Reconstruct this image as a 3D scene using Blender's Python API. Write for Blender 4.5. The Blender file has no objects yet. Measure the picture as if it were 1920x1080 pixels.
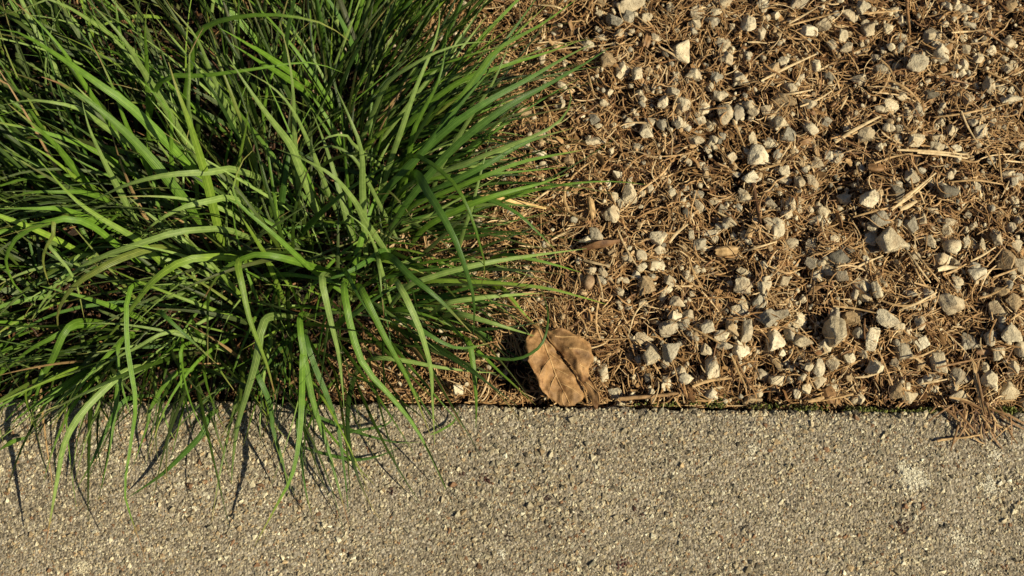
import bpy, math, random
import numpy as np
from mathutils import Vector, Euler, Matrix

rng = np.random.default_rng(7)
random.seed(7)
scene = bpy.context.scene
COL = scene.collection

# ------------------------------------------------------------------ camera
TILT = math.radians(18.0)
DIST = 0.90
cam_d = bpy.data.cameras.new('camera')
cam = bpy.data.objects.new('camera', cam_d)
COL.objects.link(cam)
cam_d.lens = 50.0
cam_d.sensor_width = 36.0
cam_d.clip_start = 0.01
cam_d.clip_end = 200.0
CAM = np.array([0.0, -DIST * math.sin(TILT), DIST * math.cos(TILT)])
cam.location = CAM
cam.rotation_euler = (TILT, 0, 0)
cam_d.dof.use_dof = True
cam_d.dof.focus_distance = 0.875
cam_d.dof.aperture_fstop = 11.0
scene.camera = cam

# ------------------------------------------------------------------ light
SUN_EL = math.radians(38.0)
SUN_AZ = (0.93, -0.37)                      # horizontal direction towards the sun
world = bpy.data.worlds.new('World')
scene.world = world
world.use_nodes = True
wn = world.node_tree
sky = wn.nodes.new('ShaderNodeTexSky')
sky.sky_type = 'NISHITA'
sky.sun_disc = False
sky.air_density = 0.6
sky.dust_density = 0.6
sky.sun_elevation = SUN_EL
sky.sun_rotation = math.atan2(SUN_AZ[0], SUN_AZ[1])
bg = wn.nodes['Background']
bg.inputs['Strength'].default_value = 0.05
wn.links.new(sky.outputs['Color'], bg.inputs['Color'])
sun_d = bpy.data.lights.new('sun', 'SUN')
sun_d.energy = 5.0
sun_d.angle = math.radians(0.5)
sun_d.color = (1.0, 0.90, 0.67)
sun = bpy.data.objects.new('sun', sun_d)
COL.objects.link(sun)
ldir = Vector((-SUN_AZ[0] * math.cos(SUN_EL), -SUN_AZ[1] * math.cos(SUN_EL), -math.sin(SUN_EL)))
sun.rotation_euler = ldir.to_track_quat('-Z', 'Y').to_euler()
sun.location = (2, -1, 3)
scene.view_settings.view_transform = 'Standard'
scene.view_settings.look = 'None'
scene.view_settings.gamma = 1.0
scene.view_settings.use_curve_mapping = False
scene.view_settings.exposure = 0.2

# ------------------------------------------------------------------ helpers
RX = np.array([[1, 0, 0], [0, math.cos(TILT), -math.sin(TILT)], [0, math.sin(TILT), math.cos(TILT)]])
S = DIST * 36.0 / 50.0 / 1920.0            # metres per pixel of the photograph at the origin


def ray(px, py):
    d = np.array([(px - 960) / 1920 * 36 / 50, -(py - 540) / 1920 * 36 / 50, -1.0])
    return RX @ d


def P(px, py, z=0.0):
    d = ray(px, py)
    t = (z - CAM[2]) / d[2]
    return CAM + d * t


def Parr(px, py, z):
    d = np.stack([(px - 960) / 1920 * .72, -(py - 540) / 1920 * .72, -np.ones_like(px)], -1) @ RX.T
    t = (z - CAM[2]) / d[..., 2]
    return CAM + d * t[..., None]


def norm(v):
    return v / (np.linalg.norm(v, axis=-1, keepdims=True) + 1e-12)


# smooth value noise in numpy
_perm = rng.permutation(256)
_val = rng.random(256)


def vnoise(x, y):
    x = np.asarray(x, float); y = np.asarray(y, float)
    xi = np.floor(x).astype(int); yi = np.floor(y).astype(int)
    fx = x - xi; fy = y - yi
    fx = fx * fx * (3 - 2 * fx); fy = fy * fy * (3 - 2 * fy)
    def h(i, j): return _val[_perm[(i + _perm[j & 255]) & 255]]
    a = h(xi, yi) * (1 - fx) + h(xi + 1, yi) * fx
    b = h(xi, yi + 1) * (1 - fx) + h(xi + 1, yi + 1) * fx
    return a * (1 - fy) + b * fy


E0, E1 = P(0, 747), P(1920, 773)
EDGE_SLOPE = (E1[1] - E0[1]) / (E1[0] - E0[0])


def edge_y(x):
    return E0[1] + (np.asarray(x) - E0[0]) * EDGE_SLOPE


HOLLOWS = [(1412, 95, 26), (1060, 65, 18), (1845, 300, 24), (1400, 395, 18), (1385, 338, 14), (1875, 506, 20), (1842, 142, 20), (962, 700, 34), (1445, 742, 14),
           (1005, 748, 20), (1728, 622, 12), (1505, 505, 14), (1350, 395, 12), (1262, 640, 16), (1165, 20, 14), (1490, 60, 12), (1700, 40, 12), (1745, 530, 16),
           (1130, 415, 14), (1190, 400, 12), (1345, 205, 14), (1620, 690, 12), (1860, 690, 14), (1240, 705, 10), (1500, 740, 10), (930, 560, 24), (860, 470, 18), (905, 610, 20)]
HOLLOW_XY = np.array([(*P(hx, hy)[:2], hr * S) for hx, hy, hr in HOLLOWS])


def hollow(x, y):
    x = np.asarray(x, float); y = np.asarray(y, float)
    r = np.zeros(np.broadcast(x, y).shape)
    for hx, hy, hr in HOLLOW_XY:
        r = np.maximum(r, np.exp(-(((x - hx) ** 2 + (y - hy) ** 2) / hr ** 2)))
    return r


def litter_z(x, y):
    d = np.clip((y - edge_y(x)) / 0.09, 0, 1)
    n = vnoise(x * 38 + 9, y * 38 + 3) - 0.5
    n2 = vnoise(x * 95 + 31, y * 95 + 17) - 0.5
    z = -0.0065 + 0.0065 * d + 0.010 * n + 0.009 * n2
    z = z - 0.006 * np.clip(1 - (y - edge_y(x)) / 0.006, 0, 1)
    return z - 0.009 * hollow(x, y)


def mk_mesh(name, V, F, col=None, u=None, smooth=True):
    me = bpy.data.meshes.new(name)
    V = np.ascontiguousarray(V, np.float32); F = np.ascontiguousarray(F, np.int32)
    k = F.shape[1]
    me.vertices.add(len(V)); me.vertices.foreach_set('co', V.ravel())
    me.loops.add(F.size); me.loops.foreach_set('vertex_index', F.ravel())
    me.polygons.add(len(F))
    me.polygons.foreach_set('loop_start', np.arange(0, F.size, k, dtype=np.int32))
    me.polygons.foreach_set('use_smooth', np.full(len(F), smooth))
    if col is not None:
        a = me.attributes.new('col', 'FLOAT_COLOR', 'POINT')
        c = np.ones((len(V), 4), np.float32); c[:, :3] = col
        a.data.foreach_set('color', c.ravel())
    if u is not None:
        a = me.attributes.new('across', 'FLOAT', 'POINT')
        a.data.foreach_set('value', np.ascontiguousarray(u, np.float32))
    me.update(calc_edges=True)
    return me


def link(name, me, mat=None, parent=None, **props):
    o = bpy.data.objects.new(name, me)
    COL.objects.link(o)
    if mat is not None and me is not None and len(me.materials) == 0:
        me.materials.append(mat)
    if parent is not None:
        o.parent = parent
    for k, v in props.items():
        o[k] = v
    return o


def rot_about(v, axis, ang):
    c = np.cos(ang)[..., None]; s = np.sin(ang)[..., None]
    return v * c + np.cross(axis, v) * s + axis * (np.sum(axis * v, -1, keepdims=True)) * (1 - c)


def ribbons(Pt, W, Sd, fold=0.25):
    """Pt N,K,3 centre lines; W N,K full widths; Sd N,K,3 side vectors -> verts, quads, across"""
    N, K, _ = Pt.shape
    T = norm(np.gradient(Pt, axis=1))
    Sd = norm(Sd - T * np.sum(Sd * T, -1, keepdims=True))
    Nn = np.cross(Sd, T)
    Nn = np.where(Nn[..., 2:3] < 0, -Nn, Nn)
    L = Pt - Sd * (W / 2)[..., None]
    R = Pt + Sd * (W / 2)[..., None]
    M = Pt + Nn * (W * fold)[..., None]
    V = np.stack([L, M, R], 2).reshape(-1, 3)
    n = np.arange(N)[:, None, None] * K * 3
    k = np.arange(K - 1)[None, :, None] * 3
    c = np.arange(2)[None, None, :]
    a = n + k + c
    F = np.stack([a, a + 1, a + 4, a + 3], -1).reshape(-1, 4)
    u = np.tile(np.array([-1, 0, 1.0]), N * K)
    return V, F, u


def catmull(pts, n):
    p = np.asarray(pts, float)
    p = np.vstack([2 * p[0] - p[1], p, 2 * p[-1] - p[-2]])
    m = len(p) - 3
    seg = np.linalg.norm(np.diff(p[1:-1], axis=0), axis=1)
    cum = np.concatenate([[0], np.cumsum(seg)]) / max(seg.sum(), 1e-9)
    t = np.linspace(0, 1, n)
    i = np.clip(np.searchsorted(cum, t, side='right') - 1, 0, m - 1)
    f = ((t - cum[i]) / np.maximum(cum[i + 1] - cum[i], 1e-9))[:, None]
    p0, p1, p2, p3 = p[i], p[i + 1], p[i + 2], p[i + 3]
    return .5 * ((2 * p1) + (-p0 + p2) * f + (2 * p0 - 5 * p1 + 4 * p2 - p3) * f ** 2 + (-p0 + 3 * p1 - 3 * p2 + p3) * f ** 3)


# ------------------------------------------------------------------ materials
def new_mat(name):
    m = bpy.data.materials.new(name)
    m.use_nodes = True
    nt = m.node_tree
    return m, nt, nt.nodes['Principled BSDF']


def nd(nt, typ, **inp):
    n = nt.nodes.new(typ)
    for k, v in inp.items():
        n.inputs[k].default_value = v
    return n


def mathn(nt, op, a, b=None, clamp=False):
    n = nt.nodes.new('ShaderNodeMath'); n.operation = op; n.use_clamp = clamp
    for i, x in enumerate((a, b)):
        if x is None: continue
        if isinstance(x, (int, float)): n.inputs[i].default_value = x
        else: nt.links.new(x, n.inputs[i])
    return n.outputs[0]


def mixc(nt, fac, a, b, mode='MIX'):
    n = nt.nodes.new('ShaderNodeMix'); n.data_type = 'RGBA'; n.blend_type = mode
    for i, x in ((0, fac), (6, a), (7, b)):
        if isinstance(x, (int, float)): n.inputs[i].default_value = x
        elif isinstance(x, tuple): n.inputs[i].default_value = (*x, 1)
        else: nt.links.new(x, n.inputs[i])
    return n.outputs[2]


def attr(nt, name, out='Color'):
    n = nt.nodes.new('ShaderNodeAttribute'); n.attribute_name = name
    return n.outputs[out]


def geo_pos(nt):
    return nt.nodes.new('ShaderNodeNewGeometry').outputs['Position']


def noise(nt, vec, scale, detail=3.0, out='Fac', rough=.6):
    n = nd(nt, 'ShaderNodeTexNoise', Scale=scale, Detail=detail, Roughness=rough)
    nt.links.new(vec, n.inputs['Vector'])
    return n.outputs[out]


def ramp(nt, fac, stops):
    n = nt.nodes.new('ShaderNodeValToRGB')
    el = n.color_ramp.elements
    while len(el) < len(stops): el.new(.5)
    for e, (p, c) in zip(el, stops):
        e.position = p; e.color = (*c, 1)
    nt.links.new(fac, n.inputs[0])
    return n.outputs[0]


def bump(nt, h, strength, dist):
    n = nd(nt, 'ShaderNodeBump', Strength=strength, Distance=dist)
    nt.links.new(h, n.inputs['Height'])
    return n.outputs[0]


# grass: lengthwise veins, pale midrib, part of the light comes through
M_GRASS, nt, b = new_mat('grass_leaf')
c = attr(nt, 'col'); u = attr(nt, 'across', 'Fac')
au = mathn(nt, 'ABSOLUTE', u)
vein = mathn(nt, 'SINE', mathn(nt, 'MULTIPLY', u, 17.0))
vf = mathn(nt, 'MULTIPLY_ADD', vein, 0.5); nt.nodes[-1].inputs[2].default_value = 0.5
c2 = mixc(nt, mathn(nt, 'MULTIPLY', vf, 0.2), c, mixc(nt, 1.0, c, (1.75, 1.6, 1.9), 'MULTIPLY'))
mid = mathn(nt, 'LESS_THAN', au, 0.14)
c3 = mixc(nt, mathn(nt, 'MULTIPLY', mid, 0.4), c2, mixc(nt, 1.0, c, (2.1, 1.8, 2.4), 'MULTIPLY'))
ns = noise(nt, geo_pos(nt), 220, 3)
c4 = mixc(nt, 1.0, c3, ramp(nt, ns, [(.25, (.72, .74, .7)), (.75, (1.25, 1.2, 1.2))]), 'MULTIPLY')
nt.links.new(c4, b.inputs['Base Color'])
b.inputs['Roughness'].default_value = 0.42
b.inputs['Specular IOR Level'].default_value = 0.34
nt.links.new(bump(nt, vein, 0.35, 0.0002), b.inputs['Normal'])
tr = nt.nodes.new('ShaderNodeBsdfTranslucent')
nt.links.new(mixc(nt, 1.0, c4, (1.25, 1.35, .6), 'MULTIPLY'), tr.inputs['Color'])
mx = nt.nodes.new('ShaderNodeMixShader'); mx.inputs[0].default_value = 0.15
nt.links.new(b.outputs[0], mx.inputs[1]); nt.links.new(tr.outputs[0], mx.inputs[2])
nt.links.new(mx.outputs[0], nt.nodes['Material Output'].inputs['Surface'])

# dry needles and straws
M_STRAW, nt, b = new_mat('dry_straw')
c = attr(nt, 'col')
ns = noise(nt, geo_pos(nt), 420, 3)
c = mixc(nt, 1.0, c, ramp(nt, ns, [(.3, (.6, .56, .5)), (.7, (1.2, 1.2, 1.2))]), 'MULTIPLY')
nt.links.new(c, b.inputs['Base Color'])
b.inputs['Roughness'].default_value = 0.55
b.inputs['Specular IOR Level'].default_value = 0.3

# stones: per-object colour, dust, pits
M_STONE, nt, b = new_mat('limestone')
oi = nt.nodes.new('ShaderNodeObjectInfo')
tc = nt.nodes.new('ShaderNodeTexCoord')
va = nt.nodes.new('ShaderNodeVectorMath'); va.operation = 'ADD'
pos = geo_pos(nt)
n1 = noise(nt, pos, 140, 5); n2 = noise(nt, pos, 700, 4); n3 = noise(nt, pos, 1600, 2)
c = mixc(nt, 1.0, oi.outputs['Color'], ramp(nt, n1, [(.3, (.68, .66, .62)), (.7, (1.16, 1.15, 1.1))]), 'MULTIPLY')
c = mixc(nt, 1.0, c, ramp(nt, n2, [(.30, (.50, .46, .40)), (.46, (1, 1, 1)), (.8, (1.1, 1.1, 1.1))]), 'MULTIPLY')
stain = ramp(nt, noise(nt, pos, 90, 3), [(.52, (0, 0, 0)), (.68, (1, 1, 1))])
c = mixc(nt, mathn(nt, 'MULTIPLY', stain, 0.45), c, (.30, .20, .11))
nt.links.new(c, b.inputs['Base Color'])
b.inputs['Roughness'].default_value = 0.9
b.inputs['Specular IOR Level'].default_value = 0.15
h = mathn(nt, 'ADD', n2, mathn(nt, 'MULTIPLY', n3, .5))
nt.links.new(bump(nt, h, 0.7, 0.0011), b.inputs['Normal'])

# loose chips and grains share a vertex-coloured stone
M_CHIP, nt, b = new_mat('stone_chip')
c = attr(nt, 'col')
pos = geo_pos(nt)
n2 = noise(nt, pos, 900, 3)
c = mixc(nt, 1.0, c, ramp(nt, n2, [(.3, (.6, .57, .52)), (.7, (1.2, 1.2, 1.15))]), 'MULTIPLY')
nt.links.new(c, b.inputs['Base Color'])
b.inputs['Roughness'].default_value = 0.85
b.inputs['Specular IOR Level'].default_value = 0.2
nt.links.new(bump(nt, n2, 0.4, 0.0006), b.inputs['Normal'])

# pavement paste
M_PAVE, nt, b = new_mat('exposed_concrete')
pos = geo_pos(nt)
n0 = noise(nt, pos, 9, 3); n1 = noise(nt, pos, 700, 4); n2 = noise(nt, pos, 1900, 2)
vo = nd(nt, 'ShaderNodeTexVoronoi', Scale=620.0); nt.links.new(pos, vo.inputs['Vector'])
vc = nt.nodes.new('ShaderNodeSeparateColor'); nt.links.new(vo.outputs['Color'], vc.inputs[0])
c = ramp(nt, vc.outputs[0], [(0, (.17, .14, .10)), (.35, (.33, .275, .195)), (.7, (.44, .375, .275)), (1, (.60, .53, .41))])
c = mixc(nt, 1.0, c, ramp(nt, n0, [(.3, (.85, .84, .82)), (.7, (1.1, 1.1, 1.1))]), 'MULTIPLY')
c = mixc(nt, 1.0, c, ramp(nt, n1, [(.3, (.6, .6, .6)), (.7, (1.1, 1.1, 1.1))]), 'MULTIPLY')
nt.links.new(c, b.inputs['Base Color'])
b.inputs['Roughness'].default_value = 0.92
b.inputs['Specular IOR Level'].default_value = 0.12
h = mathn(nt, 'ADD', n1, mathn(nt, 'MULTIPLY', vo.outputs['Distance'], -1.0))
nt.links.new(bump(nt, h, 0.9, 0.0010), b.inputs['Normal'])

# soil
M_SOIL, nt, b = new_mat('dark_soil')
pos = geo_pos(nt)
n1 = noise(nt, pos, 160, 5); n2 = noise(nt, pos, 900, 3)
c = ramp(nt, n1, [(.3, (.012, .007, .0035)), (.5, (.025, .014, .0065)), (.72, (.055, .032, .015))])
nt.links.new(c, b.inputs['Base Color'])
b.inputs['Roughness'].default_value = 0.95
nt.links.new(bump(nt, mathn(nt, 'ADD', n1, n2), 0.9, 0.002), b.inputs['Normal'])

# dry leaf
M_LEAF, nt, b = new_mat('dry_leaf_skin')
pos = geo_pos(nt)
c = attr(nt, 'col')
n1 = noise(nt, pos, 120, 4); n2 = noise(nt, pos, 900, 4)
c = mixc(nt, 1.0, c, ramp(nt, n1, [(.36, (.50, .42, .36)), (.50, (.95, .93, .9)), (.7, (1.2, 1.2, 1.15))]), 'MULTIPLY')
c = mixc(nt, 1.0, c, ramp(nt, n2, [(.3, (.75, .72, .7)), (.7, (1.1, 1.1, 1.1))]), 'MULTIPLY')
nt.links.new(c, b.inputs['Base Color'])
b.inputs['Roughness'].default_value = 0.62
b.inputs['Specular IOR Level'].default_value = 0.25
nt.links.new(bump(nt, mathn(nt, 'ADD', n1, mathn(nt, 'MULTIPLY', n2, .3)), 0.5, 0.0012), b.inputs['Normal'])

# moss
M_MOSS, nt, b = new_mat('moss')
nt.links.new(attr(nt, 'col'), b.inputs['Base Color'])
b.inputs['Roughness'].default_value = 0.8

# ------------------------------------------------------------------ ground: one sheet to the horizon
fx = np.linspace(-0.62, 0.62, 190); fy = np.linspace(-0.25, 0.55, 130)
geo = 0.62 * 1.45 ** np.arange(1, 12)
xs = np.concatenate([-geo[::-1], fx, geo])
gy = 0.55 * 1.45 ** np.arange(1, 12)
ys = np.concatenate([-0.25 - gy[::-1], fy, gy + .1])
X, Y = np.meshgrid(xs, ys)
Z = litter_z(X, Y) - 0.0085 + 0.006 * (vnoise(X * 120, Y * 120) - .5)
Z = np.where((np.abs(X) > .63) | (Y > .56), -0.010, Z)
Z = np.where(Y < edge_y(X) - 0.004, -0.03, Z)
V = np.stack([X, Y, Z], -1).reshape(-1, 3)
ny, nx = X.shape
i = (np.arange(ny - 1)[:, None] * nx + np.arange(nx - 1)[None, :]).ravel()
F = np.stack([i, i + 1, i + nx + 1, i + nx], -1)
link('ground', mk_mesh('ground', V, F), M_SOIL, kind='structure')

# ------------------------------------------------------------------ pavement slab
xs = np.concatenate([np.linspace(-25, -.7, 8), np.linspace(-.65, .65, 420), np.linspace(.7, 25, 8)])
prof = [(0.0006, -.12), (0.0004, -.006), (-0.0006, -.0022), (-0.0022, -.0006), (-.0045, 0.0), (-.03, 0), (-.4, 0), (-1.5, 0), (-1.5, -.12)]
rows = []
for (dy, z) in prof:
    near = dy > -0.004 and z > -0.05
    jit = (vnoise(xs * 160, xs * 0 + 5) - .5) * 0.0026 + (vnoise(xs * 420, xs * 0 + 9) - .5) * 0.0018 if near else 0 * xs
    rows.append(np.stack([xs, edge_y(xs) + dy + jit, np.full_like(xs, z) + (jit * .25 if near else 0)], -1))
V = np.concatenate(rows)
nx = len(xs)
i = (np.arange(len(prof) - 1)[:, None] * nx + np.arange(nx - 1)[None, :]).ravel()
F = np.stack([i, i + nx, i + nx + 1, i + 1], -1)
pavement = link('pavement', mk_mesh('pavement', V, F), M_PAVE, kind='structure')


# aggregate standing proud of the paste: ten-triangle domes
def domes(C, R, H, colr, yawscale):
    n = len(C)
    a6 = np.arange(6) / 6 * 2 * np.pi; a3 = np.arange(3) / 3 * 2 * np.pi + np.pi / 6
    ring = np.stack([np.cos(a6), np.sin(a6), np.full(6, -.45)], -1)
    top = np.stack([.55 * np.cos(a3), .55 * np.sin(a3), np.full(3, .75)], -1)
    T = np.concatenate([ring, top])
    V = np.repeat(T[None], n, 0)
    V = V * (1 + rng.uniform(-.30, .30, (n, 9, 1)))
    V[:, 6:, 2] += rng.uniform(-.35, .35, (n, 3))
    ell = rng.uniform(*yawscale, (n, 1))
    yaw = rng.uniform(0, 2 * np.pi, n); cy, sy = np.cos(yaw)[:, None], np.sin(yaw)[:, None]
    x = V[..., 0] * R[:, None] * ell; y = V[..., 1] * R[:, None] / ell; z = V[..., 2] * H[:, None]
    V = np.stack([x * cy - y * sy, x * sy + y * cy, z], -1) + C[:, None]
    f = []
    for k in range(3):
        r0, r1, r2 = 2 * k, 2 * k + 1, (2 * k + 2) % 6
        f += [(r0, r1, 6 + k), (r1, r2, 6 + k), (r2, 6 + (k + 1) % 3, 6 + k)]
    f.append((6, 7, 8))
    F = (np.array(f)[None] + np.arange(n)[:, None, None] * 9).reshape(-1, 3)
    return V.reshape(-1, 3), F, np.repeat(colr, 9, 0)


PAL = np.array([(.66, .59, .45), (.49, .42, .31), (.37, .31, .22), (.29, .265, .21), (.11, .095, .075), (.29, .17, .105), (.80, .75, .62), (.47, .35, .22)])
PW = np.array([.20, .21, .16, .13, .062, .06, .055, .128])
n = 78000
cx = rng.uniform(-.42, .42, n)
cy_ = edge_y(cx) - rng.uniform(0.0012, .20, n) ** 1.0
rad = np.clip(rng.lognormal(math.log(.00070), .42, n), .0003, .0024)
# now and then a much larger pebble shows
bigm = rng.random(n) < .010
rad[bigm] = rng.uniform(.0015, .0026, bigm.sum())
pal = PAL[rng.choice(len(PAL), n, p=PW / PW.sum())]
pal = pal * rng.uniform(.68, 1.20, (n, 1)) * np.array((.98, .98, .92))


def near(px, py, rpx):
    p = P(px, py)
    return np.exp(-((cx - p[0]) ** 2 + (cy_ - p[1]) ** 2) / (rpx * S) ** 2)


# worn white patches and dark specks seen on the slab
for (px, py, r, colr) in ((1708, 893, 21, (.70, .66, .54)), (1730, 905, 13, (.7, .66, .54)), (1690, 876, 10, (.68, .64, .52)), (1868, 853, 10, (.75, .7, .58)), (1855, 912, 14, (.72, .68, .56)),
                          (940, 1040, 9, (.80, .76, .64)), (1412, 845, 12, (.7, .65, .52)), (1800, 1010, 16, (.7, .65, .52)), (1825, 1055, 12, (.7, .66, .54)), (155, 1065, 12, (.6, .54, .4)),
                          (1694, 985, 10, (.05, .025, .02)), (1674, 878, 7, (.06, .04, .03)), (954, 1008, 9, (.06, .045, .035)), (910, 896, 9, (.10, .05, .04)), (865, 893, 7, (.09, .05, .04)),
                          (1397, 988, 9, (.08, .07, .06)), (1482, 940, 9, (.14, .13, .11)), (1196, 955, 10, (.09, .05, .04)), (1025, 935, 8, (.09, .06, .05)), (1407, 796, 7, (.12, .11, .09)),
                          (1165, 1060, 12, (.12, .06, .05)), (735, 925, 8, (.10, .06, .05)), (1126, 850, 8, (.07, .06, .05)), (1255, 930, 7, (.08, .07, .06)), (1770, 985, 7, (.1, .09, .07))):
    k = int(r * r * .45)
    p0 = P(px, py)
    ii = rng.integers(0, n, k)                # crowd some grains on to the patch
    if colr[0] > .3:
        cx[ii] = p0[0] + rng.normal(0, r * S * .62, k); cy_[ii] = p0[1] + rng.normal(0, r * S * .5, k); rad[ii] = rng.uniform(.0006, .0011, k)
    g = near(px, py, r)
    m = rng.random(n) < g * 1.3
    pal[m] = np.array(colr) * rng.uniform(.85, 1.12, (m.sum(), 1))
C = np.stack([cx, cy_, np.zeros(n)], -1)
big_n = vnoise(cx * 16 + 3, cy_ * 16 + 40)
pal *= (.86 + .26 * big_n)[:, None]
rad *= .85 + .4 * vnoise(cx * 30 + 13, cy_ * 30 + 4)
hz = rad * rng.uniform(.3, .85, n)
C[:, 2] = -hz * .12
V, F, cc = domes(C, rad, hz, pal, (.85, 1.35))
link('aggregate', mk_mesh('aggregate', V, F, cc, smooth=False), M_CHIP, pavement, kind='stuff')

# ------------------------------------------------------------------ stones
def ico(sub):
    import bmesh
    bm = bmesh.new()
    bmesh.ops.create_icosphere(bm, subdivisions=sub, radius=1)
    v = np.array([x.co[:] for x in bm.verts]); f = np.array([[q.index for q in p.verts] for p in bm.faces])
    bm.free()
    return v, f


IV, IF = ico(4)


def stone_template(k, rounded=False):
    r = np.random.default_rng(1000 + k)
    box = np.array([(1, 0, 0), (-1, 0, 0), (0, 1, 0), (0, -1, 0), (0, 0, 1), (0, 0, -1.0)]) @ np.array(Euler(r.uniform(-.8, .8, 3)).to_matrix()).T
    npl = r.integers(5, 10)
    nrm = np.vstack([norm(box + r.normal(0, .22, (6, 3))), norm(r.normal(size=(npl, 3)))])
    hh = np.concatenate([r.uniform(.66, .9, 6), r.uniform(.80, 1.05, npl)])
    q = np.clip(IV @ nrm.T, 1e-3, None) / hh[None]
    pw = 9 if rounded else r.uniform(18, 40)
    rad = (q ** pw).sum(1) ** (-1 / pw)
    v = IV * rad[:, None]
    # chipped, lumpy relief
    w = v * 3.1 + k * 7.7
    nn = vnoise(w[:, 0] + w[:, 2] * .7, w[:, 1] - w[:, 2] * .6) - .5
    w2 = v * 8.3 + k * 3.3
    n2 = vnoise(w2[:, 0] + w2[:, 2] * .8, w2[:, 1] + w2[:, 2] * .5) - .5
    v = v * (1 + (.06 if rounded else .13) * nn + .06 * n2)[:, None]
    lo, hi = v.min(0), v.max(0)
    v = (v - (lo + hi) / 2) / ((hi - lo) / 2)
    return mk_mesh('stone', v, IF, smooth=True)


TEMPL = [stone_template(k) for k in range(44)]
ROUND = [stone_template(100 + k, True) for k in range(8)]
for t in TEMPL + ROUND:
    t.materials.append(M_STONE)
    t.set_sharp_from_angle(angle=math.radians(38))

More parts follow.
